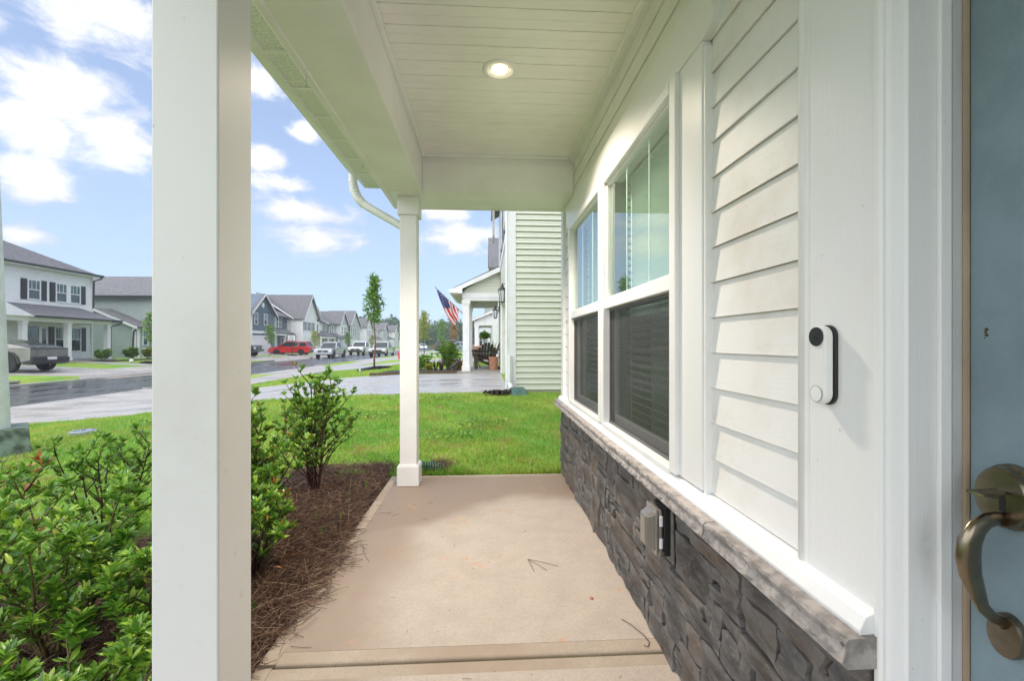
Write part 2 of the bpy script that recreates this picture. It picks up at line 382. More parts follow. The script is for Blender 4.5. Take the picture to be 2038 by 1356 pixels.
# ------------------------------------------------------------------ mesh helpers
def tag(o, label=None, cat=None, group=None, kind=None):
    if label: o['label'] = label
    if cat: o['category'] = cat
    if group: o['group'] = group
    if kind: o['kind'] = kind
    return o
def thing(name, label, cat, loc=(0, 0, 0), rz=0, group=None):
    o = bpy.data.objects.new(name, None); COL.objects.link(o); o.location = loc; o.rotation_euler = (0, 0, rz)
    o.empty_display_size = .1
    return tag(o, label, cat, group)
def rootloc(p):
    while p.parent: p = p.parent
    return Vector(p.location)
class MB:
    def __init__(s): s.v = []; s.f = []; s.mi = []; s.cur = 0
    def add(s, vs, fs):
        b = len(s.v); s.v += [tuple(v) for v in vs]; s.f += [tuple(b+i for i in f) for f in fs]; s.mi += [s.cur]*len(fs); return s
    def box(s, x0, x1, y0, y1, z0, z1):
        x0, x1 = min(x0, x1), max(x0, x1); y0, y1 = min(y0, y1), max(y0, y1); z0, z1 = min(z0, z1), max(z0, z1)
        return s.add([(x0, y0, z0), (x1, y0, z0), (x1, y1, z0), (x0, y1, z0), (x0, y0, z1), (x1, y0, z1), (x1, y1, z1), (x0, y1, z1)],
                     [(0, 3, 2, 1), (4, 5, 6, 7), (0, 1, 5, 4), (1, 2, 6, 5), (2, 3, 7, 6), (3, 0, 4, 7)])
    def prism(s, poly, axis, a, b):
        """poly of 2-D points: axis 'y' -> (x,z); 'x' -> (y,z); 'z' -> (x,y)"""
        def p(u, v, w_): return {'y': (u, w_, v), 'x': (w_, u, v), 'z': (u, v, w_)}[axis]
        n = len(poly); vs = [p(u, v, a) for u, v in poly]+[p(u, v, b) for u, v in poly]
        return s.add(vs, [tuple(range(n)), tuple(range(2*n-1, n-1, -1))]+[(i, (i+1) % n, n+(i+1) % n, n+i) for i in range(n)])
    def hull(s, A, B):
        """two matching rings joined and capped"""
        n = len(A); return s.add(list(A)+list(B), [tuple(range(n)), tuple(range(2*n-1, n-1, -1))]+[(i, (i+1) % n, n+(i+1) % n, n+i) for i in range(n)])
    def tube(s, pts, rad, n=8, cap=True, flat=None):
        pts = [Vector(p) for p in pts]; rings = []
        if not hasattr(rad, '__len__'): rad = [rad]*len(pts)
        up = Vector((0, 0, 1)); prev = None
        for i, p in enumerate(pts):
            d = (pts[min(i+1, len(pts)-1)]-pts[max(i-1, 0)]).normalized()
            a = prev if prev is not None else (up if abs(d.dot(up)) < .95 else Vector((1, 0, 0)))
            u = (a-d*a.dot(d)).normalized(); v = d.cross(u); prev = u
            f = flat or (1, 1)
            rings.append([p+(u*math.cos(2*math.pi*k/n)*f[0]+v*math.sin(2*math.pi*k/n)*f[1])*rad[i] for k in range(n)])
        vs = [q for r_ in rings for q in r_]; fs = []
        for i in range(len(pts)-1):
            for k in range(n): fs.append((i*n+k, i*n+(k+1) % n, (i+1)*n+(k+1) % n, (i+1)*n+k))
        if cap: fs += [tuple(range(n-1, -1, -1)), tuple(range((len(pts)-1)*n, len(pts)*n))]
        return s.add(vs, fs)
    def lathe(s, prof, c, axis='z', n=24):
        """prof (r, h) along the axis from centre c"""
        c = Vector(c); vs = []
        for r_, h in prof:
            for k in range(n):
                a = 2*math.pi*k/n; q = {'z': (r_*math.cos(a), r_*math.sin(a), h), 'x': (h, r_*math.cos(a), r_*math.sin(a)), 'y': (r_*math.sin(a), h, r_*math.cos(a))}[axis]
                vs.append(c+Vector(q))
        fs = [(i*n+k, i*n+(k+1) % n, (i+1)*n+(k+1) % n, (i+1)*n+k) for i in range(len(prof)-1) for k in range(n)]
        fs += [tuple(range(n-1, -1, -1)), tuple(range((len(prof)-1)*n, len(prof)*n))]
        return s.add(vs, fs)
    def mesh(s, name, mats, off=(0, 0, 0), smooth=False):
        me = bpy.data.meshes.new(name); o = Vector(off)
        me.from_pydata([tuple(Vector(v)-o) for v in s.v], [], s.f)
        mats = mats if isinstance(mats, (list, tuple)) else [mats]
        for m in mats: me.materials.append(m)
        if len(mats) > 1: me.polygons.foreach_set('material_index', s.mi)
        bm = bmesh.new(); bm.from_mesh(me); bmesh.ops.recalc_face_normals(bm, faces=bm.faces); bm.to_mesh(me); bm.free()
        if smooth:
            me.polygons.foreach_set('use_smooth', [True]*len(me.polygons))
        return me
    def build(s, name, mats, parent=None, smooth=False, bevel=0, kind=None, label=None, seg=2, auto=None):
        off = rootloc(parent) if parent else Vector((0, 0, 0))
        me = s.mesh(name, mats, off, smooth)
        if smooth and auto: me.set_sharp_from_angle(angle=R(auto))
        o = bpy.data.objects.new(name, me); COL.objects.link(o)
        if parent: o.parent = parent
        if bevel:
            md = o.modifiers.new('bevel', 'BEVEL'); md.width = bevel; md.segments = seg; md.limit_method = 'ANGLE'; md.angle_limit = R(35)
        if kind: o['kind'] = kind
        if label: o['label'] = label
        return o
def inst(name, me, parent, loc, rot=(0, 0, 0), scl=(1, 1, 1), label=None):
    o = bpy.data.objects.new(name, me); COL.objects.link(o); o.parent = parent
    o.location = Vector(loc)-(rootloc(parent) if parent else Vector()); o.rotation_euler = rot; o.scale = scl
    if label: o['label'] = label
    return o
def boxobj(name, mat, parent, *b, bevel=0, **k):
    return MB().box(*b).build(name, mat, parent, bevel=bevel, **k)

def mass(name, tv, tf, loc, rot, scl, mat, parent=None, rnd=None, kind='stuff', smooth=False):
    """many small pieces joined in one mesh. tv (k,3), tf list of same-size faces, rot (N,3,3)"""
    tv = np.asarray(tv, float); k = len(tv); N = len(loc)
    P = np.einsum('nij,nkj->nki', rot, tv[None]*np.asarray(scl)[:, None, :]) + np.asarray(loc)[:, None, :]
    off = np.array(rootloc(parent)) if parent else 0
    P = (P-off).reshape(-1, 3)
    tf = np.asarray(tf); m = tf.shape[1]
    F = (tf[None]+(np.arange(N)*k)[:, None, None]).reshape(-1)
    me = bpy.data.meshes.new(name); nf = N*len(tf)
    me.vertices.add(len(P)); me.vertices.foreach_set('co', P.ravel())
    me.loops.add(len(F)); me.loops.foreach_set('vertex_index', F)
    me.polygons.add(nf); me.polygons.foreach_set('loop_start', np.arange(nf)*m); me.polygons.foreach_set('loop_total', np.full(nf, m))
    if smooth: me.polygons.foreach_set('use_smooth', np.ones(nf, bool))
    me.update(calc_edges=True)
    if rnd is None: rnd = rng.random(N)
    at = me.attributes.new('rnd', 'FLOAT', 'POINT'); at.data.foreach_set('value', np.repeat(rnd, k))
    me.materials.append(mat)
    o = bpy.data.objects.new(name, me); COL.objects.link(o)
    if parent: o.parent = parent
    if kind: o['kind'] = kind
    return o
def rotm(yaw, pitch, roll):
    """Rz(yaw) Ry(pitch) Rx(roll)"""
    cy, sy, cp, sp, cr, sr = np.cos(yaw), np.sin(yaw), np.cos(pitch), np.sin(pitch), np.cos(roll), np.sin(roll)
    return np.stack([np.stack([cy*cp, cy*sp*sr-sy*cr, cy*sp*cr+sy*sr], -1), np.stack([sy*cp, sy*sp*sr+cy*cr, sy*sp*cr-cy*sr], -1), np.stack([-sp, cp*sr, cp*cr], -1)], -2)

# ------------------------------------------------------------------ terrain
PX = [(-3000, .5), (-300, .5), (-80, .1), (-60, 0), (-30, -.08), (-27, -.12), (-22.3, -.38), (-20.8, -.42), (-19.55, -.44), (-19.4, -.60), (-12.0, -.60), (-11.8, -.44), (-10.5, -.43), (-8.75, -.40),
      (-7.3, -.32), (-4.5, -.12), (-2.5, -.06), (-1, -.035), (0, -.02), (12, 0), (60, .3), (3000, .5)]
pxs = [a for a, b in PX]; pzs = [b for a, b in PX]
def sst(x, a, b): t = np.clip((x-a)/(b-a), 0, 1); return t*t*(3-2*t)
def H(x, y):
    x = np.asarray(x, float); y = np.asarray(y, float)
    return np.interp(x, pxs, pzs)+.17*sst(y, 5, 8.8)*sst(x, -9, -2.5)
def h1(x, y): return float(H(x, y))
def spread(a, b, step): return list(np.arange(a, b, step))
xs = sorted(set([-410, -300, -200, -120, -80, -60, -45, -35]+spread(-30, -20, 1.)+[-20.8, -19.55, -19.4, -16, -12.0, -11.8, -10.5]+spread(-9, 2, .35)+[3, 5, 8, 12, 20, 40, 60, 100, 200, 300, 410]))
ys = sorted(set([-410, -200, -60, -20, -8, -3]+spread(0, 10, .4)+spread(10, 30, 2)+[35, 45, 60, 80, 100, 130, 170, 220, 300, 400, 510]))
gx, gy = np.meshgrid(xs, ys); gz = H(gx, gy)
mb = MB(); mb.v = list(zip(gx.ravel(), gy.ravel(), gz.ravel())); nx = len(xs)
mb.f = [(j*nx+i, j*nx+i+1, (j+1)*nx+i+1, (j+1)*nx+i) for j in range(len(ys)-1) for i in range(nx-1)]; mb.mi = [0]*len(mb.f)
tag(mb.build('ground', M_lawn, smooth=True), kind='structure')

def sheet(name, mat, x0, x1, y0, y1, off=.012, zf=None, nx_=8, ny_=8, kind='structure', x0b=None, x1b=None, lab=None):
    """draped slab: x-range may differ at the y1 end (x0b, x1b)"""
    x0b = x0 if x0b is None else x0b; x1b = x1 if x1b is None else x1b
    mb = MB(); zf = zf or (lambda x, y: h1(x, y)+off)
    for j in range(ny_+1):
        t = j/ny_; a = x0+(x0b-x0)*t; b = x1+(x1b-x1)*t; y = y0+(y1-y0)*t
        for i in range(nx_+1):
            x = a+(b-a)*i/nx_; mb.v.append((x, y, zf(x, y)))
    n = nx_+1
    for j in range(ny_):
        for i in range(nx_): mb.f.append((j*n+i, j*n+i+1, (j+1)*n+i+1, (j+1)*n+i)); mb.mi.append(0)
    ring = [i for i in range(n)]+[j*n+nx_ for j in range(1, ny_+1)]+[ny_*n+i for i in range(nx_-1, -1, -1)]+[j*n for j in range(ny_-1, 0, -1)]
    b = len(mb.v)
    for r_ in ring: x, y, z = mb.v[r_]; mb.v.append((x, y, z-.08))
    for k in range(len(ring)):
        k2 = (k+1) % len(ring); mb.f.append((ring[k], ring[k2], b+k2, b+k)); mb.mi.append(0)
    o = mb.build(name, mat); tag(o, lab, kind=kind); return o
sheet('road', M_asph, -19.0, -12.35, -60, 260, zf=lambda x, y: -.545+.05*(1-((x+15.7)/3.4)**2), nx_=8, ny_=40)
for x0, x1 in ((-12.35, -11.95), (-19.42, -19.0)):
    sheet('gutter_pan', M_kerb, x0, x1, -60, 260, zf=lambda x, y: -.548, nx_=1, ny_=60)
sp = MB(); ring = [(-17.7+.42*math.cos(2*math.pi*k/24)*(1+.25*math.sin(k*2.3)), 26.8+5.2*math.sin(2*math.pi*k/24)*(1+.1*math.sin(k*1.7))) for k in range(24)]
sp.add([(a_, b_, -.545+.05*(1-((a_+15.7)/3.4)**2)+.006) for a_, b_ in ring]+[(a_, b_, -.545+.05*(1-((a_+15.7)/3.4)**2)-.01) for a_, b_ in ring], [tuple(range(24)), tuple(range(47, 23, -1))]+[(k, (k+1) % 24, 24+(k+1) % 24, 24+k) for k in range(24)])
tag(sp.build('sand_patch', pm('road_sand', (.42, .33, .25), .8, amt=.2, nscale=5)), kind='structure')
# our side: driveways every 16 m, kerb, sidewalk in between
drv = [(-14, -7.5), (9.1, 14.95), (24.6, 30.6), (40.5, 46.5), (56.5, 62.5), (73, 79)]
def inl(xa, xb, za_, zb_): return lambda x, y: za_+(zb_-za_)*(x-xa)/(xb-xa)
for k, (a, b) in enumerate(drv):
    xs_ = [-8.75, -5.9, -2.9, .47] if k < 4 and a > 0 else [-8.75, .47]; ym_ = (a+b)/2
    for i_ in range(len(xs_)-1):
        for ya, yb2 in ((a, ym_-.006), (ym_+.006, b)): sheet('driveway_slab', M_drive, xs_[i_]+(.007 if i_ else 0), xs_[i_+1], ya, yb2, nx_=8, ny_=4, off=.014)
    sheet('driveway_apron', M_walk, -11.95, -8.75, a-1.3, b+1.3, zf=lambda x, y: -.54 if x < -11.94 else h1(x, y)+.016, nx_=24, ny_=4)
cuts = [-60]+[q for a, b in drv for q in (a-1.3, b+1.3)]+[240]
for i in range(0, len(cuts), 2):
    a, b = cuts[i], cuts[i+1]
    if a > 3 and b < 9: pass
    sheet('kerb', M_kerb, -11.95, -11.78, a, b, zf=lambda x, y: -.405, nx_=1, ny_=6)
    y = a
    while y < b-.05:             # sidewalk flags with open joints
        y2 = min(y+1.52, b) if y < 60 and y > -8 else b
        sheet('sidewalk_slab', M_walk, -10.5, -8.76, y+.006, y2-.006, nx_=2, ny_=1, off=.018)
        y = y2
# across the street
fdr = [(21.0, 27.6), (43.5, 49.5), (52.5, 59.0), (62.5, 68.5), (80, 86), (95, 101), (112, 118)]
for a, b in fdr:
    sheet('driveway', M_drive, -28.4, -22.3, a, b, nx_=6, ny_=2, off=.014)
    sheet('driveway_apron', M_walk, -22.3, -19.3, 22.6 if a == 21.0 else a-1.2, 31 if a == 21.0 else b+1.2, zf=lambda x, y: -.54 if x > -19.31 else h1(x, y)+.016, nx_=24, ny_=2)
cuts = [-60]+[q for a, b in fdr for q in (a-1.2, b+1.2)]+[240]
for i in range(0, len(cuts), 2):
    a, b = cuts[i], cuts[i+1]
    sheet('kerb', M_kerb, -19.6, -19.42, a, b, zf=lambda x, y: -.405, nx_=1, ny_=4)
    sheet('sidewalk_slab', M_walk, -22.3, -20.8, a, b, nx_=2, ny_=6, off=.018)
# walk from the far porch steps
sheet('front_path', M_walk, -27.4, -22.3, 31.0, 32.4, nx_=4, ny_=1, off=.02)

# ------------------------------------------------------------------ our porch
WX = .70                                   # wall plane
slabs = thing('porch_floor', 'tan concrete porch slab with damp edges beside the dark stone wall', 'porch floor', (0, 0, 0))
def slab(x0, x1, y0, y1):
    e = .065; z = .0
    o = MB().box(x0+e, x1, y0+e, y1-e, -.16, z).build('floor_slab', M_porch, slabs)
    r = .013
    arc = lambda d: [(r-r*math.sin(a_), -r+r*math.cos(a_)) for a_ in [k*math.pi/2/5 for k in range(6)]]
    # rounded on the outer side only, a hairline tool mark on the inner side
    pr = lambda o_, s_: [(o_+s_*u, v) for u, v in [(e-.0008, -.16), (e-.0008, -.0006), (e-.003, -.0002)]+arc(0)+[(0, -.16)]]
    MB().prism(pr(x0, 1), 'y', y0+.002, y1-.002).build('tooled_edge', M_porch_edge, slabs, smooth=True, auto=30)
    MB().prism(pr(y1, -1), 'x', x0+e+.001, x1).build('tooled_edge', M_porch_edge, slabs, smooth=True, auto=30)
    MB().prism(pr(y0, 1), 'x', x0+e+.001, x1).build('tooled_edge', M_porch_edge, slabs, smooth=True, auto=30)
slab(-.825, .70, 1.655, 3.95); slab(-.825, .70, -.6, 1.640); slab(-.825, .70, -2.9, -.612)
house = thing('porch_house', 'white sided house whose covered front porch the view looks along', 'house', (WX, 0, 0))
# backing walls round the two window openings, body and roof of the house
wy = [(1.56, 2.45), (2.63, 3.46)]           # openings
b = MB()
b.box(WX, .92, -.26+.0, .60, 2.2, 5.6).box(WX, .92, .765, 3.90, -.2, .66).box(WX, .92, .765, 3.90, 2.10, 5.6)
b.box(WX, .92, .765, 1.56, .66, 2.1).box(WX, .92, 2.45, 2.63, .66, 2.1).box(WX, .92, 3.46, 3.90, .66, 2.1)
b.box(WX, .92, -8, -.30, -.2, 5.6).box(WX, .92, .60, .765, 2.35, 5.6)
b.build('wall', M_sheath, house)
b = MB(); b.box(9.4, 9.6, -8, 3.9, -.2, 5.6).box(.92, 9.4, 3.75, 3.9, -.2, 5.6).box(.92, 9.4, -8, -7.85, -.2, 5.6).box(.92, 9.4, -7.85, 3.75, 5.4, 5.6)
b.box(2.6, 2.7, -7.85, 3.75, -.2, 5.4).box(.92, 2.6, -7.85, 3.75, -.2, 0)
b.build('wall', M_wsid_far, house)
MB().prism([(.2, 5.55), (5.15, 8.4), (10.1, 5.55), (10.1, 5.7), (5.15, 8.6), (.2, 5.7)], 'y', -8.4, 4.3).build('roof', M_roof, house)

# lap siding: each course is a board of its own
def course(y0, y1, z0, pitch=.1075, mat=M_side, x=WX, parent=house, name='siding_board'):
    prof = [(x+.0, z0+.002), (x-.0105, z0), (x-.0110, z0+.0015), (x-.0106, z0+.003), (x-.0015, z0+pitch), (x, z0+pitch)]
    return MB().prism(prof, 'y', y0, y1).build(name, mat, parent)
p = .1075
for k in range(19):
    z = .70+p*k
    if z < 2.62: course(.925, 1.345, z)
    if z < 2.62: course(3.615, 3.875, z)
for k in range(3): course(1.345, 3.615, 2.29+p*k)
for k in range(26): course(-8, 3.9, 3.1+.1*k, .1)
# channel trims and corner board
boxobj('corner_board', M_trim, house, .665, .74, 3.865, 3.96, .66, 2.60, bevel=.004)
boxobj('corner_board', M_trim, house, .665, .74, 3.865, 3.96, 2.95, 5.6, bevel=.004)
MB().tube([(.685, .925, .665), (.685, .925, 2.64)], .013, 10).build('siding_channel', M_vinyl, house, smooth=True)
boxobj('siding_channel', M_vinyl, house, .676, .70, .899, .925, .662, 2.64, bevel=.004)
boxobj('siding_channel', M_vinyl, house, .672, .70, 1.338, 1.352, .66, 2.08, bevel=.003)
boxobj('siding_channel', M_vinyl, house, .672, .70, 3.608, 3.622, .66, 2.08, bevel=.003)
boxobj('siding_channel', M_vinyl, house, .672, .70, 1.29, 3.70, 2.272, 2.29, bevel=.003)
MB().prism([(.642, .655), (.640, .664), (.652, .686), (.664, .692), (.70, .698), (.70, .655)], 'y', .733, 3.98).build('sill_flashing', M_vinyl, house, bevel=.002)
# window casing
CF = .668
boxobj('window_casing', M_casing, house, CF, .70, 1.352, 1.515, .70, 2.10, bevel=.003)
boxobj('window_casing', M_casing, house, CF, .70, 3.545, 3.608, .70, 2.10, bevel=.003)
MB().prism([(1.285, 2.115), (1.355, 2.10), (3.608, 2.10), (3.70, 2.12), (3.70, 2.272), (1.285, 2.272)], 'x', CF-.004, .70).build('head_casing', M_casing, house, bevel=.003)
# two double hung windows
def hung_window(y0, y1, lab):
    """y0..y1 outside of the frame"""
    win = MB()
    fx0, fx1 = .652, .76; z0, z1 = .70, 2.10; fw = .052
    win.box(fx0, fx1, y0, y0+fw, z0, z1).box(fx0, fx1, y1-fw, y1, z0, z1).box(fx0, fx1, y0+fw, y1-fw, z1-.045, z1).box(fx0, fx1, y0+fw, y1-fw, z0-.03, z0+.012)
    f = win.build('window', M_vinyl, house, bevel=.004, label=lab)
    a, c = y0+fw, y1-fw
    # lower sash sits behind the screen, upper sash stands forward
    up = MB(); r = .03; up.box(.672, .70, a, a+r*.5, 1.36, z1-.045).box(.672, .70, c-r*.5, c, 1.36, z1-.045).box(.672, .70, a, c, z1-.06, z1-.045)
    up.build('upper_sash', M_vinyl, f, bevel=.002)
    MB().box(.664, .70, a, c, 1.352, 1.412).build('meeting_rail', M_vinyl, f, bevel=.003)
    boxobj('glass_pane', M_glass, f, .686, .690, a+.01, c-.01, 1.40, z1-.05)
    for q in (1, 2):
        yy = a+(c-a)*q/3; boxobj('grille_bar', M_vinyl, f, .692, .696, yy-.006, yy+.006, 1.40, z1-.05)
    lo = MB(); r = .035; lo.box(.712, .742, a, a+r, z0+.01, 1.37).box(.712, .742, c-r, c, z0+.01, 1.37).box(.712, .742, a, c, z0+.01, z0+.06).box(.712, .742, a, c, 1.34, 1.37)
    lo.build('lower_sash', M_vinyl, f)
    boxobj('glass_pane', M_glass, f, .722, .726, a+.03, c-.03, z0+.05, 1.35)
    boxobj('insect_screen', M_screen, f, .694, .696, a+.012, c-.012, z0+.02, 1.352)
    sf = MB(); q = .014; sf.box(.690, .700, a, a+q, z0+.012, 1.352).box(.690, .700, c-q, c, z0+.012, 1.352).box(.690, .700, a, c, z0+.012, z0+.012+q).box(.690, .700, a, c, 1.352-q, 1.352)
    sf.build('screen_frame', pm('screen_frame_grey', (.12, .12, .125), .5) if 'screen_frame_grey' not in MATS else MATS['screen_frame_grey'], f)
    # the blind hanging inside
    bl = thing('window_blind', 'closed white slatted blind hanging behind the %s' % ('nearer window' if y0 < 2 else 'farther window'), 'blind', (.84, (a+c)/2, 2.08), group='blinds in the porch windows')
    me = MB().prism([(-.022, -.012), (.0, .002), (.022, .012), (.0, -.001)], 'y', a-.005, c+.005).mesh('slat', M_blind, (0, (a+c)/2, 0))
    for k in range(34):
        inst('slat', me, bl, (.80, (a+c)/2, 2.04-.040*k), (0, R(62), 0))
    boxobj('head_rail', M_blind, bl, .775, .82, a, c, 2.055, 2.095)
    for yy in (a+.12, c-.12): boxobj('ladder_tape', M_blind, bl, .776, .778, yy-.004, yy+.004, .70, 2.06)
    MB().box(.79, .82, a, c, .68, .70).build('bottom_rail', M_blind, bl)
hung_window(1.515, 2.528, 'nearer of the two double hung porch windows'); hung_window(2.536, 3.545, 'farther of the two double hung porch windows')

# stone veneer
def stone(y0, y1, z0, z1, depth, rs):
    g = .0036; ny, nz = max(3, int((y1-y0)/.045)), max(3, int((z1-z0)/.032))
    j = lambda a: rs.uniform(-a, a)
    cor = [(y0+g+j(.006), z0+g+j(.006)), (y1-g+j(.006), z0+g+j(.006)), (y1-g+j(.006), z1-g+j(.006)), (y0+g+j(.006), z1-g+j(.006))]
    sy, sz = j(.10), j(.12); seed = rs.random()*50
    V = []; nn = ny+1
    for kk in range(nz+1):
        for i in range(ny+1):
            u, v = i/ny, kk/nz
            y = (cor[0][0]*(1-u)+cor[1][0]*u)*(1-v)+(cor[3][0]*(1-u)+cor[2][0]*u)*v
            z = (cor[0][1]*(1-u)+cor[1][1]*u)*(1-v)+(cor[3][1]*(1-u)+cor[2][1]*u)*v
            ed = min(u, 1-u, v, 1-v)
            if ed < .01: y += mnoise.noise((y*31, z*31, seed+9))*.010; z += mnoise.noise((y*37, z*29, seed+5))*.008
            d = depth+sy*(u-.5)*(y1-y0)*.4+sz*(v-.5)*(z1-z0)*.5+mnoise.noise((y*9+seed, z*14, seed))*.009+mnoise.noise((y*31+seed, z*44, seed))*.005-(rs.uniform(.001, .008) if ed < .01 else 0)
            V.append((max(.648, .70-d), y, max(z, .001)))
    F = [(k_*nn+i, k_*nn+i+1, (k_+1)*nn+i+1, (k_+1)*nn+i) for k_ in range(nz) for i in range(ny)]
    ring = [i for i in range(nn)]+[q*nn+ny for q in range(1, nz+1)]+[nz*nn+i for i in range(ny-1, -1, -1)]+[q*nn for q in range(nz-1, 0, -1)]
    b0 = len(V)
    for r_ in ring: V.append((.70, V[r_][1], V[r_][2]))
    for q in range(len(ring)):
        q2 = (q+1) % len(ring); F.append((ring[q], ring[q2], b0+q2, b0+q))
    m = MB(); m.add(V, F); return m.build('stone', M_stone, house)
rs = random.Random(11)
cw, ch = .05, .0504; NY, NZ = int(3.3/cw), 12
occ = np.zeros((NY, NZ), bool)
out_y0, out_y1 = 1.555, 1.705
for i in range(NY):
    for k in range(NZ):
        yy = .737+i*cw+cw/2; zz = k*ch+ch/2
        if out_y0 < yy < out_y1 and .36 < zz < .58: occ[i, k] = True
for k in range(NZ):
    for i in range(NY):
        if occ[i, k]: continue
        big = rs.random()
        w_ = rs.choice([2, 3, 3, 4, 5, 6, 7, 9]) if big > .18 else rs.choice([1, 2]); hh = rs.choice([1, 1, 1, 2, 2, 3]) if w_ > 2 else rs.choice([1, 2])
        ww = 0
        while ww < w_ and i+ww < NY and not occ[i+ww, k]: ww += 1
        hh = min(hh, NZ-k)
        while hh > 1 and occ[i:i+ww, k+hh-1].any(): hh -= 1
        occ[i:i+ww, k:k+hh] = True
        y0 = .737+i*cw; y1 = y0+ww*cw
        stone(y0, min(y1, 3.93), k*ch, (k+hh)*ch, rs.uniform(.036, .047), rs)
boxobj('grout_bed', M_grout, house, .689, .702, .737, 3.92, 0, .606)
# return of the veneer round the far corner
for k in range(6):
    MB().box(.67, .80+.05*(k % 2), 3.925, 3.955, .1*k+.004, .1*k+.096).build('stone', M_stone, house, bevel=.006)
# cap stones with a chiselled lip
ys_ = [.722, 1.222, 1.742, 2.245, 2.75, 3.25, 3.72, 3.985]
for i in range(len(ys_)-1):
    a, c = ys_[i]+.003, ys_[i+1]-.003; n = 22; V = []; F = []
    rs2 = random.Random(i)
    for q in range(n+1):
        y = a+(c-a)*q/n; ch_ = (rs2.uniform(0, .010)+abs(math.sin(q*1.7+i))*.007) if 0 < q < n else 0
        V += [(.70, y, .660), (.614, y, .6555), (.607+ch_*.5, y, .648), (.609+ch_, y, .632), (.604+ch_*.9, y, .616), (.612, y, .604), (.70, y, .604)]
    for q in range(n):
        for e in range(7): F.append((q*7+e, q*7+(e+1) % 7, (q+1)*7+(e+1) % 7, (q+1)*7+e))
    F += [tuple(range(7)), tuple(range(n*7+6, n*7-1, -1))]
    MB().add(V, F).build('cap_stone', M_cap, house)
boxobj('mortar_joint', M_grout, house, .622, .70, .73, 3.97, .607, .652)
# door surround
boxobj('door_casing', M_trim, house, .676, .70, .7355, .899, .655, 2.64, bevel=.002)
MB().prism([(.74, .735), (.668, .735), (.664, .73), (.664, .722), (.668, .718), (.668, .712), (.672, .706), (.686, .698), (.690, .694), (.739, .694), (.739, .735)], 'z', .0, 2.64).build('brick_mould', M_trim, house, bevel=.001)
boxobj('jamb_stop', M_trim, house, .7395, .76, .688, .757, 0, 2.3, bevel=.002)
MB().prism([(.761, .688), (.779, .688), (.779, .718), (.761, .718)], 'z', 0, 2.3).build('door_jamb', M_jamb, house)
MB().tube([(.781, .686, .0), (.781, .686, 2.3)], .0055, 8).build('weatherstrip', M_gold, house)
boxobj('door_casing', M_trim, house, .676, .92, -.50, -.30, 0, 2.3, bevel=.002)
boxobj('wall', M_sheath, house, .785, .92, .722, .757, 0, 2.2)
# ceiling planks, mouldings, beams, soffit
for k in range(41):
    y1 = 3.53-.130*k; y0 = y1-.130
    zc_ = 2.64
    prof = [(y0+.003, zc_), (y0+.060, zc_), (y0+.064, zc_+.003), (y0+.068, zc_), (y1-.004, zc_), (y1-.003, zc_+.010), (y1-.0005, zc_+.012), (y0+.0005, zc_+.012), (y0+.0005, zc_+.008)]
    MB().prism([(a, c) for a, c in prof], 'x', -.50, .69).build('ceiling_plank', M_ceil, house)
boxobj('siding_channel', M_vinyl, house, .668, .70, -1.8, 3.53, 2.60, 2.622)
boxobj('ceiling_moulding', M_alu, house, .655, .70, -1.8, 3.53, 2.622, 2.6395, bevel=.003)
boxobj('ceiling_moulding', M_alu, house, -.50, -.472, -1.8, 3.53, 2.618, 2.6395, bevel=.004)
boxobj('ceiling_moulding', M_alu, house, -.472, .655, 3.512, 3.53, 2.618, 2.6395, bevel=.003)
# the beam: wrapped faces
boxobj('porch_beam', M_alu, house, -.80, -.50, -1.8, 3.53, 2.35, 2.70, bevel=.008)
boxobj('beam_lip', M_alu, house, -.812, -.775, -1.8, 4.0, 2.344, 2.53, bevel=.008, seg=3)
boxobj('porch_beam', M_alu, house, -.775, .70, 3.535, 3.99, 2.35, 2.70, bevel=.006)
boxobj('beam_trim', M_alu, house, -.498, .69, 3.520, 3.534, 2.353, 2.572, bevel=.003)
boxobj('beam_trim', M_alu, house, -.775, .70, 3.972, 4.002, 2.343, 2.37, bevel=.004)
for k in range(20):
    y1 = 4.0-.305*k
    MB().box(-1.06, -.812, y1-.303, y1, 2.54, 2.55).build('soffit_panel', M_perf if k % 1 == 0 else M_alu, house)
    MB().box(-1.06, -.812, y1-.303-.012, y1-.303+.012, 2.532, 2.54).build('soffit_rib', M_alu, house, bevel=.002)
boxobj('soffit_trim', M_alu, house, -.84, -.812, -1.9, 4.0, 2.525, 2.54, bevel=.003)
boxobj('fascia', M_alu, house, -1.075, -1.045, -1.9, 4.02, 2.53, 2.72, bevel=.003)
boxobj('soffit_trim', M_alu, house, -1.045, -.80, 4.0, 4.02, 2.53, 2.56)
MB().prism([(-1.10, 2.70), (.70, 3.35), (.70, 3.42), (-1.10, 2.77)], 'y', -1.95, 4.08).build('porch_roof', M_roof, house)
MB().prism([(-1.04, 2.56), (.70, 2.71), (.70, 3.34), (-1.04, 2.71)], 'y', 3.90, 3.985).build('gable_board', M_alu, house)
g = MB(); gp = [(-1.075, 2.72), (-1.075, 2.60), (-1.10, 2.585), (-1.15, 2.59), (-1.185, 2.64), (-1.20, 2.70), (-1.188, 2.70), (-1.175, 2.645), (-1.145, 2.60), (-1.10, 2.595), (-1.085, 2.61), (-1.085, 2.72)]
g.prism(gp, 'y', -1.9, 3.98); g.prism(gp[:6]+[(-1.2, 2.70), (-1.09, 2.70)], 'y', 3.975, 3.985)
g.build('gutter', M_alu, house)
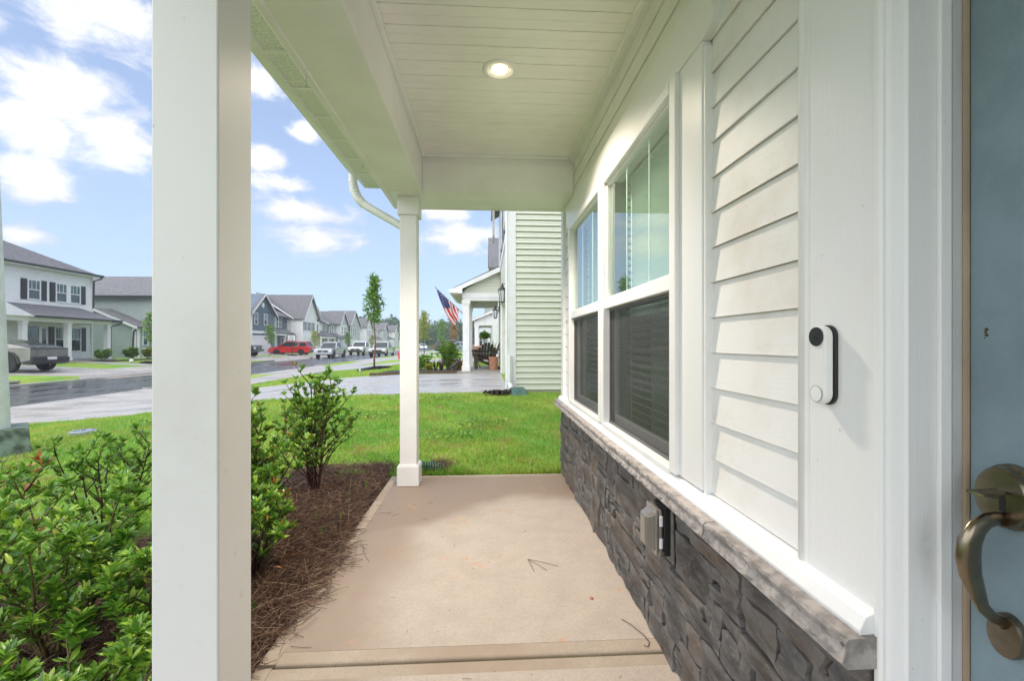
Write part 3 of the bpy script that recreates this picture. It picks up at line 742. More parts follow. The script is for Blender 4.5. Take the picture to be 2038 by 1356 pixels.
# porch posts
def post(y0, lab):
    w_ = .0675; x = -.6325
    o = boxobj('porch_post', M_post, house, x-w_, x+w_, y0, y0+.135, .012, 2.22, bevel=.0035, label=lab)
    boxobj('post_base', M_post, o, x-w_-.02, x+w_+.02, y0-.02, y0+.155, .001, .16, bevel=.004)
    MB().box(x-w_-.013, x+w_+.013, y0-.013, y0+.148, .16, .17).build('post_base_cap', M_post, o, bevel=.004)
    boxobj('post_collar', M_post, o, x-w_-.018, x+w_+.018, y0-.018, y0+.153, 2.20, 2.348, bevel=.003)
post(.977, 'near square white porch post'); post(3.665, 'far square white porch post at the end of the porch'); post(-2.2, 'white porch post behind the viewer')
# downspout
ds = MB()
pts = [(-1.13, 3.86, 2.60), (-1.13, 3.86, 2.52), (-1.125, 3.865, 2.46), (-1.10, 3.87, 2.40), (-1.05, 3.875, 2.35), (-.97, 3.88, 2.30), (-.72, 3.885, 2.16), (-.68, 3.885, 2.12), (-.66, 3.885, 2.04), (-.655, 3.885, .5), (-.655, 3.885, .14)]
ds.tube(pts, .045, 12, flat=(.75, 1)); dsp = ds.build('downspout', M_alu, house, smooth=True, auto=40)
rb = MB()
for k in range(9):
    t = k/8; c = Vector(pts[1]).lerp(Vector(pts[4]), t)+Vector((-.012*math.sin(t*3.14), 0, -.012*math.sin(t*3.14))); d = (Vector((0, 0, -1)).lerp(Vector((.8, 0, -.6)), t)).normalized()
    rb.tube([c-d*.004, c+d*.004], .0485, 12, flat=(.78, 1))
rb.build('elbow_rib', M_alu, dsp)
# fixtures
def tng1(name, label, cat, loc, **k): return thing(name, label, cat, loc, **k)
for hy in (2.03, 2.95):
    t = tng1('screw_hook', 'small rusty hook in the beam edge, the %s one' % ('nearer' if hy < 2.5 else 'farther'), 'hook', (-.800, hy, 2.345), group='hooks under the porch beam')
    MB().tube([(-.80, hy, 2.35), (-.80, hy, 2.328), (-.80, hy+.010, 2.318), (-.80, hy+.014, 2.31), (-.80, hy+.006, 2.302)], .0035, 8).build('hook_shank', M_galv, t)
dl = thing('ceiling_downlight', 'lit round white recessed light in the porch ceiling', 'ceiling light', (.073, 2.415, 2.64))
c = (.073, 2.415, 2.64)
MB().lathe([(.060, .010), (.062, -.002), (.070, -.008), (.086, -.007), (.094, -.002), (.094, .001), (.090, .001)], c, n=48).build('trim_ring', M_alu, dl, smooth=True)
mb = MB(); n = 40
for r_, h_ in ((.060, .008), (.056, .012), (.052, .02), (.054, .024), (.047, .03), (.049, .034)):
    for k in range(n): a = 2*math.pi*k/n; mb.v.append((c[0]+r_*math.cos(a), c[1]+r_*math.sin(a), c[2]-.006+h_*.35))
for j in range(5):
    for k in range(n): mb.f.append((j*n+k, j*n+(k+1) % n, (j+1)*n+(k+1) % n, (j+1)*n+k)); mb.mi.append(0)
mb.build('baffle', M_alu, dl, smooth=True)
m = bpy.data.materials.new('lamp_glow'); m.use_nodes = True; t = NT(m.node_tree); t.n.remove(t.n['Principled BSDF'])
em = t.node('ShaderNodeEmission'); em.inputs[0].default_value = (1, .80, .52, 1); em.inputs[1].default_value = 8
t.l.new(em.outputs[0], t.n['Material Output'].inputs[0]); M_glow = m
MB().lathe([(.0001, -.004), (.03, -.004), (.042, .0), (.044, .004), (.0001, .005)], (c[0], c[1], c[2]-.001), n=32).build('lamp_bulb', M_glow, dl, smooth=True)
L = bpy.data.lights.new('downlight', 'SPOT'); L.energy = 84; L.color = (1, .86, .71); L.spot_size = R(128); L.spot_blend = .6; L.shadow_soft_size = .075
Lo = bpy.data.objects.new('downlight', L); COL.objects.link(Lo); Lo.location = (c[0], c[1], c[2]-.03)
# doorbell
db = thing('video_doorbell', 'slim white pill shaped doorbell with black camera disc', 'doorbell', (.676, .846, 1.115))
def pill(mb, x0, x1, yc, zb, zt, r, n=14):
    ring = [(yc+r*math.cos(math.pi*k/n), zt-r+r*math.sin(math.pi*k/n)) for k in range(n+1)]+[(yc+r*math.cos(math.pi+math.pi*k/n), zb+r+r*math.sin(math.pi+math.pi*k/n)) for k in range(n+1)]
    return mb.prism(ring, 'x', x0, x1)
pill(MB(), .669, .676, .8445, 1.0385, 1.1955, .0220).build('back_plate', M_black, db, bevel=.001)
pill(MB(), .650, .669, .846, 1.04, 1.194, .0215).build('body', M_vinyl, db, bevel=.005, seg=3)
MB().lathe([(.0001, -.0012), (.0185, -.0012), (.0190, 0), (.0001, .0005)], (.649, .846, 1.1725), 'x', 28).build('camera_disc', M_black, db)
MB().lathe([(.0001, -.0032), (.0035, -.003), (.005, -.0015), (.0001, -.001)], (.649, .846, 1.1725), 'x', 20).build('lens', M_cglass, db)
MB().lathe([(.0155, -.0009), (.0162, -.0009), (.0162, 0), (.0155, 0)], (.649, .846, 1.060), 'x', 28).build('button_ring', pm('button_ring_grey', (.45, .45, .45), .4), db)
MB().lathe([(.0001, -.0012), (.0150, -.0010), (.0152, 0), (.0001, 0)], (.649, .846, 1.060), 'x', 28).build('button', M_vinyl, db)
# outlet cover
oc = thing('outlet_cover', 'smoky clear weatherproof outlet cover on the stone wall', 'outlet cover', (.648, 1.625, .38))
MB().prism([(1.563, .365), (1.700, .352), (1.705, .572), (1.572, .585)], 'x', .664, .675).build('mounting_block', M_grout, oc, bevel=.004)
boxobj('back_plate', M_black, oc, .640, .664, 1.578, 1.682, .388, .560, bevel=.003)
oc2 = MB(); oc2.hull([(.640, 1.584, .394), (.640, 1.676, .394), (.640, 1.676, .553), (.640, 1.584, .553)], [(.618, 1.584, .394), (.618, 1.676, .394), (.618, 1.676, .553), (.618, 1.584, .553)])
oc2.hull([(.618, 1.588, .398), (.618, 1.672, .398), (.618, 1.672, .549), (.618, 1.588, .549)], [(.578, 1.600, .415), (.578, 1.660, .415), (.578, 1.660, .528), (.578, 1.600, .528)])
oc2.build('cover_bubble', pm('smoky_plastic', (.20, .18, .155), .18, amt=.1, coat=.6), oc, bevel=.010, seg=3)
for z in (.42, .50): MB().tube([(.628, 1.576, z), (.628, 1.576, z+.035)], .007, 8).build('hinge', M_lens, oc)
rm = MB()
for x in (.612, .626): rm.box(x, x+.004, 1.580, 1.680, .390, .557)
rm.build('rim', M_clear if False else pm('cover_rim', (.30, .28, .25), .2), oc)
# front door
door = thing('front_door', 'pale blue front door with a bronze thumb latch handle', 'door', (.80, .20, 0))
boxobj('door_panel', M_door, door, .783, .825, -.28, .681, .02, 2.26, bevel=.001)
mk = MB()
for k in range(7): mk.lathe([(.0001, -.0006), (.0012+.0008*(k % 3), -.0004), (.0001, 0)], (.783, .660-.0016*(k % 3), 1.168+.0045*k*(.5)+(k % 2)*.002), 'x', 8)
mk.build('scuff_mark', M_bark, door)
hs = MB()
E2 = 26
def oval(mb, yc, zc, ry, rz_, x0, x1, n=32, dome=.0):
    A = [(x1, yc+ry*math.cos(2*math.pi*k/n), zc+rz_*math.sin(2*math.pi*k/n)) for k in range(n)]
    B = [(x0+.004, yc+ry*.985*math.cos(2*math.pi*k/n), zc+rz_*.985*math.sin(2*math.pi*k/n)) for k in range(n)]
    C_ = [(x0, yc+ry*.93*math.cos(2*math.pi*k/n), zc+rz_*.93*math.sin(2*math.pi*k/n)) for k in range(n)]
    mb.hull(A, B); mb.hull(B, C_)
oval(hs, .620, .931, .040, .049, .770, .783); oval(hs, .620, .931, .036, .045, .757, .771)
rose = hs.build('upper_rose', M_nickel, door, smooth=True, auto=30)
hs = MB(); oval(hs, .6245, .722, .024, .033, .770, .783); hs.build('lower_rose', M_nickel, door, smooth=True, auto=30)
gp = [(.762, .617, .900), (.745, .614, .902), (.728, .612, .900), (.712, .611, .890), (.702, .612, .870), (.701, .613, .848), (.706, .614, .822), (.718, .616, .795), (.730, .618, .770), (.750, .620, .752), (.768, .622, .744), (.772, .623, .738)]
MB().tube(gp, [.010, .0105, .012, .0145, .017, .0175, .0155, .0125, .0095, .0075, .0075, .008], 16, flat=(1, .62)).build('grip', M_nickel, door, smooth=True)
tp = MB(); n = 18
A = [(.732+.027*math.cos(2*math.pi*k/n), .617+.016*math.sin(2*math.pi*k/n), .9395+.004*math.cos(2*math.pi*k/n)**2) for k in range(n)]
B = [(p_[0], p_[1], p_[2]-.003) for p_ in A]; tp.hull(A, B); tp.build('thumb_latch', M_nickel, door, smooth=True, auto=40)
boxobj('latch_slot', M_black, door, .7562, .758, .611, .619, .912, .934)

# ------------------------------------------------------------------ far building kit
WIN = {}
def wmesh(w_, h_, upper_bars, frame=.07):
    k = (w_, h_, upper_bars)
    if k in WIN: return WIN[k]
    fr = MB(); x0, x1 = -.01, .05; f = frame
    fr.box(x0, x1, -w_/2, -w_/2+f, 0, h_).box(x0, x1, w_/2-f, w_/2, 0, h_).box(x0, x1, -w_/2+f, w_/2-f, 0, f).box(x0, x1, -w_/2+f, w_/2-f, h_-f, h_)
    fr.box(x0, x1-.01, -w_/2+f, w_/2-f, h_*.5-.025, h_*.5+.025)
    bars = MB()
    for q in range(upper_bars):
        y = -w_/2+w_*(q+1)/(upper_bars+1); bars.box(.012, .022, y-.012, y+.012, h_*.5+.025, h_-f)
    up = MB().box(0, .012, -w_/2+f, w_/2-f, h_*.5+.025, h_-f); lo = MB().box(0, .008, -w_/2+f, w_/2-f, f, h_*.5-.025)
    WIN[k] = (fr.mesh('window', M_vinyl), up.mesh('pane', M_fargtop), lo.mesh('pane', M_farglass), bars.mesh('grille_bar', M_vinyl) if upper_bars else None)
    return WIN[k]
SH = {}
def window(root, pos, w_=.8, h_=1.35, rz=0, bars=2, shut=None, sides='lr', sw=.33):
    fr, up, lo, bar = wmesh(w_, h_, bars)
    o = inst('window', fr, root, pos, (0, 0, rz))
    for me in (up, lo)+((bar,) if bar else ()):
        c = bpy.data.objects.new(me.name.split('.')[0], me); COL.objects.link(c); c.parent = o
    if shut:
        k = (h_, shut.name, sw)
        if k not in SH:
            s_ = MB().box(0, .03, -sw/2, sw/2, 0, h_)
            for a_, b_ in ((.06, .47), (.53, .94)): s_.box(.03, .042, -sw/2+.05, sw/2-.05, h_*a_, h_*b_)
            SH[k] = s_.mesh('shutter', shut)
        for s_ in sides:
            d = (w_/2+sw/2+.03)*(-1 if s_ == 'l' else 1)
            inst('shutter', SH[k], root, (pos[0]-math.sin(rz)*d, pos[1]+math.cos(rz)*d, pos[2]), (0, 0, rz))
    return o
def shed(root, x0, z0, x1, z1, y0, y1, th=.14, mat=None, name='roof'):
    """roof plane between eave (x0,z0) and top (x1,z1) running along y"""
    return MB().prism([(x0, z0), (x1, z1), (x1, z1+th), (x0, z0+th)], 'y', y0, y1).build(name, mat or M_roof, root)
def gable_y(root, x0, x1, zr, ze, y0, y1, oh=.35, th=.14):
    """ridge along y"""
    xm = (x0+x1)/2; sl = (zr-ze)/(x1-xm); e = ze-sl*oh
    MB().prism([(x1+oh, e), (xm, zr), (x0-oh, e), (x0-oh, e+th), (xm, zr+th), (x1+oh, e+th)], 'y', y0-oh, y1+oh).build('roof', M_roof, root)
    for yy in (y0-oh-.03, y1+oh):
        MB().prism([(x1+oh, e-.06), (xm, zr-.08), (x0-oh, e-.06), (x0-oh, e+th-.02), (xm, zr+th-.02), (x1+oh, e+th-.02)], 'y', yy, yy+.03).build('rake_board', M_vinyl, root)
def gable_x(root, y0, y1, zr, ze, x0, x1, oh=.35, th=.14, wallmat=None, wx=None):
    """ridge along x; x1 is the street end"""
    ym = (y0+y1)/2; sl = (zr-ze)/(y1-ym); e = ze-sl*oh
    MB().prism([(y1+oh, e), (ym, zr), (y0-oh, e), (y0-oh, e+th), (ym, zr+th), (y1+oh, e+th)], 'x', x0, x1).build('roof', M_roof, root)
    MB().prism([(y1+oh, e-.08), (ym, zr-.10), (y0-oh, e-.08), (y0-oh, e+th-.02), (ym, zr+th-.02), (y1+oh, e+th-.02)], 'x', *((x1, x1+.03) if x1 > x0 else (x1-.03, x1))).build('rake_board', M_vinyl, root)
def column(root, x, y, z0, z1, w_=.22, mat=None):
    o = MB().box(x-w_/2, x+w_/2, y-w_/2, y+w_/2, z0, z1).build('column', mat or M_vinyl, root)
    MB().box(x-w_/2-.03, x+w_/2+.03, y-w_/2-.03, y+w_/2+.03, z0, z0+.18).build('column_base', M_vinyl, o)
    MB().box(x-w_/2-.03, x+w_/2+.03, y-w_/2-.03, y+w_/2+.03, z1-.14, z1).build('column_cap', M_vinyl, o)
    return o
def garage_door(root, x, y0, y1, z0, z1, s=1, rows=4):
    g_ = MB(); n = rows; d = (z1-z0)/n
    o = MB().box(x-.02*s, x, y0, y1, z0, z1).build('garage_door', M_gdoor, root)
    for k in range(n):
        MB().box(x, x+.02*s, y0+.02, y1-.02, z0+k*d+.012, z0+(k+1)*d-.012).build('door_panel', M_gdoor, o)
    return o

# ------------------------------------------------------------------ next house along (pale green)
N = thing('green_sided_house', 'pale green sided house next door with a gabled white porch', 'house', (.45, 12, .15))
gy0, gy1, gx_ = 9.05, 15.15, .47
b = MB()
b.box(gx_+.05, 9, gy0+.04, gy0+.2, .0, 6.2)                      # side wall core
b.box(gx_+.04, gx_+.24, gy0+.2, 9.85, .0, 6.2).box(gx_+.04, gx_+.24, 14.65, 18.6, .0, 6.2).box(gx_+.04, gx_+.24, 9.85, 14.65, 2.42, 6.2)
b.box(9, 9.2, gy0+.04, 26, 0, 6.2).box(gx_+.3, 9, 18.4, 18.6, 0, 6.2)
b.build('wall', M_gsid_far, N)
boxobj('foundation', M_kerb, N, gx_+.1, 9, gy0+.015, gy0+.04, -.1, .20)
z = .205; k = 0
while z < 6.0:
    pp = .1195
    prof = [(gy0+.05, z+.006), (gy0+.004, z+.004), (gy0+.002, z+.010), (gy0+.018, z+pp*.46), (gy0+.014, z+pp*.50), (gy0+.034, z+pp), (gy0+.05, z+pp)]
    MB().prism([(a, c) for a, c in prof], 'x', gx_+.13, 6.0).build('siding_board', M_gsid, N) if False else None
    m = MB(); pr = prof; n = len(pr)
    A = [(gx_+.13, a, c) for a, c in pr]; B = [(6.0, a, c) for a, c in pr]; m.hull(A, B); m.build('siding_board', M_gsid, N)
    z += pp; k += 1
# corner boards, facing us and facing the street
boxobj('corner_board', M_vinyl, N, gx_, gx_+.13, gy0, gy0+.04, .16, 6.2, bevel=.006)
boxobj('corner_board', M_vinyl, N, gx_-.022, gx_, gy0, gy0+.16, .16, 6.2, bevel=.006)
MB().tube([(gx_-.05, gy0+.10, .16), (gx_-.05, gy0+.10, 6.0)], .035, 4).build('downspout', M_vinyl, N)
# garage opening: trim, recess and door
boxobj('garage_trim', M_vinyl, N, gx_-.005, gx_+.04, 9.65, 9.85, .16, 2.6); boxobj('garage_trim', M_vinyl, N, gx_-.005, gx_+.04, 14.65, 14.85, .16, 2.6)
boxobj('garage_trim', M_vinyl, N, gx_-.005, gx_+.04, 9.85, 14.65, 2.42, 2.6)
garage_door(N, gx_+.22, 9.85, 14.65, .17, 2.42, -1)
boxobj('belt_board', M_vinyl, N, gx_-.02, gx_+.03, gy0+.16, 15.3, 3.60, 3.78)
z = 2.62
while z < 3.58:
    MB().box(gx_+.008, gx_+.04, gy0+.16, 15.15, z, z+.105).build('siding_board', M_gsid, N); z += .1195
MB().box(gx_+.0, gx_+.04, gy0+.16, 15.3, 3.80, 6.0).build('shake_panel', pm('blue_grey_shakes', (.33, .37, .44), .6, amt=.25, nscale=8, bump=.6), N)
for y in (10.6, 12.9): window(N, (gx_+.0, y, 3.95), .9, 1.5, R(180), 2, M_shutg)
# upper eave
boxobj('eave', M_tan, N, .27, gx_+.3, 8.7, 16.2, 4.85, 5.0) if False else None
MB().prism([(.22, 4.8), (.28, 4.8), (.28, 6.3), (.22, 6.3)], 'y', 15.2, 16.4).build('gable_return', M_tan, N)
MB().prism([(.2, 6.3), (4.7, 9.0), (9.5, 6.2), (9.5, 6.35), (4.7, 9.15), (.2, 6.45)], 'y', 8.7, 18.9).build('roof', M_roof, N)
# porch: gabled lean-to that points to the street
px0, py0, py1 = -.80, 15.2, 18.6
sheet('porch_step', M_kerb, -.98, gx_+.1, 15.05, 18.8, zf=lambda x, y: .20, nx_=1, ny_=1)
column(N, -.69, 15.32, .20, 2.62, .22); column(N, -.69, 18.45, .20, 2.62, .22)
boxobj('porch_beam', M_vinyl, N, -.80, gx_, 15.2, 15.42, 2.60, 2.84, bevel=.01); boxobj('beam_trim', M_vinyl, N, -.82, gx_, 15.17, 15.2, 2.70, 2.86)
boxobj('porch_beam', M_vinyl, N, -.80, -.58, 15.42, 18.6, 2.60, 2.86); boxobj('porch_beam', M_vinyl, N, -.58, gx_, 18.36, 18.58, 2.60, 2.86)
boxobj('porch_ceiling', M_tan, N, -.58, gx_, 15.42, 18.36, 2.80, 2.84)
z = 2.865
while z < 3.6:
    xa = -.80+(z-2.88)/.60*1.0
    if xa < gx_-.1: MB().prism([(max(-.8, xa-.08), z), (gx_, z), (gx_, z+.115), (max(-.8, xa+.1), z+.115)], 'y', 15.22, 15.26).build('siding_board', M_gsid, N)
    z += .1195
MB().prism([(-1.12, 2.86), (.45, 3.62), (.45, 3.76), (-1.12, 3.00)], 'y', 15.0, 18.8).build('roof', M_roof, N)
MB().prism([(-1.16, 2.83), (-1.12, 2.83), (.46, 3.56), (.46, 3.72), (-1.12, 2.97), (-1.16, 2.97)], 'y', 14.96, 15.0).build('rake_board', M_vinyl, N)
MB().prism([(-1.16, 2.83), (-.80, 2.82), (-.80, 3.0), (-1.16, 2.90)], 'y', 14.95, 14.99).build('rake_return', M_vinyl, N)
boxobj('soffit', M_tan, N, -1.15, -.80, 15.0, 18.8, 2.80, 2.83)
boxobj('gutter', M_vinyl, N, -1.24, -1.15, 15.0, 18.8, 2.84, 2.96)
# coach lanterns
def lantern(loc, lab):
    t = thing('wall_lantern', lab, 'wall lantern', loc, group='black coach lanterns by the garage')
    x, y, z = loc
    MB().box(x+.10, x+.14, y-.05, y+.05, z-.02, z+.17).build('wall_plate', M_black, t, bevel=.01)
    MB().tube([(x+.12, y, z+.12), (x+.06, y, z+.19), (x, y, z+.15), (x, y, z+.10)], .009, 6).build('arm', M_black, t)
    MB().lathe([(.012, .20), (.018, .16), (.03, .13), (.06, .095), (.092, .065), (.095, .055), (.06, .05)], (x, y, z), n=8).build('cap', M_black, t)
    fr = MB()
    for a_ in range(6):
        q = 2*math.pi*a_/6; fr.tube([(x+.082*math.cos(q), y+.082*math.sin(q), z+.055), (x+.052*math.cos(q), y+.052*math.sin(q), z-.20)], .007, 4)
    fr.lathe([(.0, -.235), (.02, -.225), (.055, -.205), (.055, -.195), (.0, -.19)], (x, y, z), n=8)
    fr.build('cage', M_black, t)
    MB().lathe([(.045, -.195), (.074, .05)], (x, y, z), n=6).build('lantern_glass', M_lens, t)
    MB().tube([(x, y, z-.19), (x, y, z-.06)], .014, 6).build('candle_tube', M_vinyl, t)
lantern((.34, 9.55, 2.24), 'black coach lantern nearest the green siding corner'); lantern((.30, 15.0, 2.20), 'smaller looking black coach lantern beside the neighbour porch')

# ------------------------------------------------------------------ white house beyond it
N2 = thing('white_porch_house', 'white house beyond the green one, with gabled porch and brick pier', 'house', (.4, 29, .15))
b = MB(); b.box(.42, 10, 24.6, 36, 0, 5.2); b.build('wall', M_wsid_far, N2)
MB().prism([(24.2, 5.1), (29.5, 7.9), (36.4, 5.1), (36.4, 5.25), (29.5, 8.1), (24.2, 5.25)], 'x', .12, 10.2).build('roof', M_roof, N2)
boxobj('fascia', M_vinyl, N2, .09, .12, 24.2, 36.4, 5.0, 5.2)
garage_door(N2, .40, 25.2, 30.0, .17, 2.4, -1)
for y in (26.5, 28.8): window(N2, (.40, y, 3.3), .8, 1.4, R(180), 2, M_shutg)
for x, y in ((-.68, 31.15), (-.68, 34.6)):
    column(N2, x, y, .9, 2.40, .26)
    pr = thing('brick_pier', 'tan brick pier under the white porch column of the second house' if y < 33 else 'tan brick pier under the rear porch column of the second house', 'pier', (x, y, .1))
    boxobj('core', M_grout, pr, x-.29, x+.29, y-.29, y+.29, .1, .86)
    boxobj('cap', M_terra, pr, x-.34, x+.34, y-.34, y+.34, .86, .94)
    if y < 33:
        me = MB().box(-.14, .14, -.02, .02, -.035, .035).mesh('brick', M_brick)
        for r_ in range(9):
            for c_ in range(2):
                inst('brick', me, pr, (x-.15+.3*c_+(.0 if r_ % 2 else 0), y-.30, .145+.08*r_))
                inst('brick', me, pr, (x-.30, y-.15+.3*c_, .145+.08*r_), (0, 0, R(90)))
boxobj('porch_beam', M_vinyl, N2, -.84, .42, 31.0, 31.25, 2.38, 2.68); boxobj('porch_beam', M_vinyl, N2, -.84, -.58, 31.25, 34.8, 2.38, 2.68); boxobj('porch_beam', M_vinyl, N2, -.58, .42, 34.5, 34.75, 2.38, 2.68)
MB().prism([(-.84, 2.68), (.42, 2.68), (.42, 3.30)], 'y', 31.02, 31.2).build('gable_wall', M_wsid_far, N2)
MB().prism([(-1.15, 2.62), (.42, 3.30), (.42, 3.44), (-1.15, 2.76)], 'y', 30.8, 35).build('roof', M_roof, N2)
MB().prism([(-1.15, 2.58), (.42, 3.26), (.42, 3.42), (-1.15, 2.74)], 'y', 30.76, 30.8).build('rake_board', M_vinyl, N2)
boxobj('porch_ceiling', M_tan, N2, -.8, .42, 31.2, 34.6, 2.60, 2.64)
sheet('porch_step', M_kerb, -1.0, .5, 30.8, 35, zf=lambda x, y: .18, nx_=1, ny_=1)
# house three, seen through the porches, with the blue door
N3 = thing('blue_door_house', 'distant white porch with a blue door seen through the nearer porches', 'house', (.4, 45, .15))
b = MB(); b.box(.45, 10, 40.3, 52, 0, 5.2).box(-.2, .45, 49.2, 52, 0, 5.2); b.build('wall', M_lgray_far, N3)
MB().prism([(40, 5.1), (46, 7.9), (52.4, 5.1), (52.4, 5.25), (46, 8.1), (40, 5.25)], 'x', .12, 10.2).build('roof', M_roof, N3)
column(N3, -.85, 47, .15, 2.30, .25); column(N3, .25, 47, .15, 2.30, .25); boxobj('porch_beam', M_vinyl, N3, -1, .5, 46.9, 47.15, 2.28, 2.75)
MB().prism([(-1.2, 2.70), (.5, 3.4), (.5, 3.5), (-1.2, 2.8)], 'y', 46.7, 50).build('roof', M_roof, N3)
boxobj('wall', M_blue_far, N3, -.9, .45, 49.6, 49.8, .1, 2.7)
o = boxobj('door', M_bdoor, N3, -.30, .35, 49.5, 49.6, .15, 2.2); boxobj('pane', M_fargtop, o, -.15, .2, 49.47, 49.5, 1.2, 1.9)
boxobj('door_trim', M_vinyl, N3, -.40, -.31, 49.48, 49.6, .15, 2.3); window(N3, (-.62, 49.6, .8), .4, 1.3, R(-90), 0)

# ------------------------------------------------------------------ across the street
def box_house(root, x0, x1, y0, y1, z1, mat, z0=-.5):
    return MB().box(x0, x1, y0, y1, z0, z1).build('wall', mat, root)
def corner(root, x, y, z0, z1): boxobj('corner_board', M_vinyl, root, x-.09, x+.02, y-.02, y+.09, z0, z1)
# H1: white, hip roof, black gutters and shutters, full porch
h = thing('white_hip_roof_house', 'white two storey house with black shutters, black gutters and long porch', 'house', (-33, 30, -.1))
box_house(h, -41, -29.55, 21.5, 35.3, 6.2, M_wsid_far)
e = .35; zt = 6.22
V = [(-41-e, 21.5-e, zt), (-29.5+e, 21.5-e, zt), (-29.5+e, 35.3+e, zt), (-41-e, 35.3+e, zt), (-35.25, 27.6, 9.6), (-35.25, 29.2, 9.6)]
m = MB(); m.add(V, [(0, 1, 4), (1, 2, 5, 4), (2, 3, 5), (3, 0, 4, 5), (0, 3, 2, 1)]); m.build('roof', M_roof, h)
boxobj('fascia', M_vinyl, h, -29.5+e-.02, -29.5+e+.02, 21.2, 35.68, 6.06, 6.24)
boxobj('gutter', M_wetdark, h, -29.12, -29.0, 21.2, 35.7, 6.14, 6.27); boxobj('gutter', M_wetdark, h, -30, -29.0, 35.64, 35.72, 6.14, 6.27)
MB().tube([(-29.06, 35.6, 6.14), (-29.06, 35.55, 6.0), (-29.40, 35.30, 5.8), (-29.42, 35.28, 3.75)], .055, 6).build('downspout', M_wetdark, h)
for y, sd in ((30.98, 'lr'), (32.87, 'l'), (33.90, 'r')): window(h, (-29.54, y, 3.98), .86, 1.33, 0, 2, M_shut, sd, .38)
boxobj('window_mullion', M_vinyl, h, -29.55, -29.5, 33.30, 33.47, 3.98, 5.31)
for y, sd in ((32.8, 'l'), (33.93, 'r')): window(h, (-29.54, y, .55), .86, 1.72, 0, 2, M_shut, sd, .38)
window(h, (-29.54, 28.3, 1.55), .8, .6, 0, 0); boxobj('window_mullion', M_vinyl, h, -29.55, -29.5, 33.24, 33.5, .55, 2.27)
o = boxobj('door', M_fargtop, h, -29.56, -29.5, 30.5, 31.25, .0, 2.22); boxobj('sidelight', M_farglass, h, -29.56, -29.5, 31.45, 31.75, .3, 2.15)
boxobj('door_trim', M_vinyl, h, -29.56, -29.47, 31.26, 31.44, 0, 2.3); boxobj('door_trim', M_vinyl, h, -29.56, -29.47, 30.35, 30.49, 0, 2.3)
boxobj('porch_floor', M_kerb, h, -29.5, -27.5, 24, 34.9, -.3, .0)
for y in (28.44, 31.32, 34.43): column(h, -27.75, y, 0, 2.52, .28)
for y in (24.4,): column(h, -27.75, y, 0, 2.52, .28)
boxobj('porch_beam', M_vinyl, h, -27.9, -27.6, 24, 34.6, 2.50, 2.78); boxobj('porch_beam', M_vinyl, h, -29.5, -27.9, 34.3, 34.6, 2.50, 2.78)
boxobj('corner_board', M_vinyl, h, -29.56, -29.48, 35.2, 35.32, 0, 6.2)
V = [(-27.25, 24, 2.80), (-27.25, 35.0, 2.80), (-29.5, 35.3, 2.80), (-29.5, 24, 3.70), (-29.5, 34.2, 3.70)]
m = MB(); m.add(V, [(0, 1, 4, 3), (1, 2, 4), (0, 2, 1), (0, 3, 2), (3, 4, 2)]); m.build('porch_roof', M_roof, h)
boxobj('gutter', M_wetdark, h, -27.25, -27.13, 28.6, 35.05, 2.72, 2.84); boxobj('gutter', M_wetdark, h, -29.5, -27.15, 35.0, 35.1, 2.72, 2.84)
MB().tube([(-27.2, 35.0, 2.75), (-27.2, 35.0, 2.6), (-27.65, 34.62, 2.35), (-27.65, 34.60, .1)], .05, 6).build('downspout', M_wetdark, h)
MB().prism([(24.2, 2.78), (28.6, 2.78), (26.4, 3.75)], 'x', -28.5, -27.2).build('pediment', M_wsid_far, h)
boxobj('foundation', M_kerb, h, -29.6, -29.52, 21.5, 35.3, -.5, .02)
# H2: grey green side wall facing us with a small front wing
h = thing('grey_green_house', 'grey green sided house behind the white one, plain wall under grey roof', 'house', (-34, 45, -.1))
box_house(h, -46, -28.9, 40.6, 52, 5.24, M_gray_far)
MB().prism([(40.1, 5.10), (44.6, 7.35), (46, 7.35), (52.4, 5.1), (52.4, 5.25), (46, 7.5), (44.6, 7.5), (40.1, 5.26)], 'x', -46.3, -28.5).build('roof', M_roof, h)
boxobj('gutter', M_wetdark, h, -46.3, -28.5, 40.0, 40.12, 5.06, 5.2)
box_house(h, -34.2, -29.1, 38.9, 40.6, 2.45, M_gray_far)
MB().prism([(-34.2, 2.45), (-29.1, 2.45), (-32.3, 3.86)], 'y', 38.9, 40.6).build('gable_wall', M_gray_far, h)
MB().prism([(-34.6, 3.1), (-32.35, 3.95), (-28.75, 2.38), (-28.75, 2.54), (-32.35, 4.1), (-34.6, 3.25)], 'y', 38.6, 40.6).build('roof', M_roof, h)
MB().prism([(-34.6, 3.04), (-32.35, 3.88), (-28.75, 2.30), (-28.75, 2.50), (-32.35, 4.08), (-34.6, 3.22)], 'y', 38.56, 38.6).build('rake_board', M_vinyl, h)
boxobj('corner_board', M_vinyl, h, -29.35, -29.06, 38.86, 38.95, -.3, 2.4); boxobj('corner_board', M_vinyl, h, -29.1, -29.06, 38.9, 39.3, -.3, 2.4)
MB().tube([(-28.9, 38.7, 2.3), (-29.2, 38.8, 2.1), (-29.3, 38.8, -.1)], .06, 6).build('downspout', M_wetdark, h)
window(h, (-29.08, 39.9, .95), .62, 1.35, 0, 1)
window(h, (-29.08, 39.9, -.1), .62, .8, 0, 1)
ub = thing('utility_meter', 'small white meter box on the grey green wall', 'meter box', (-33.2, 40.5, 1.0))
boxobj('box_body', M_vinyl, ub, -33.4, -33.1, 40.42, 40.58, .85, 1.15, bevel=.02); boxobj('conduit', M_galv, ub, -33.28, -33.22, 40.5, 40.56, -.2, .85)

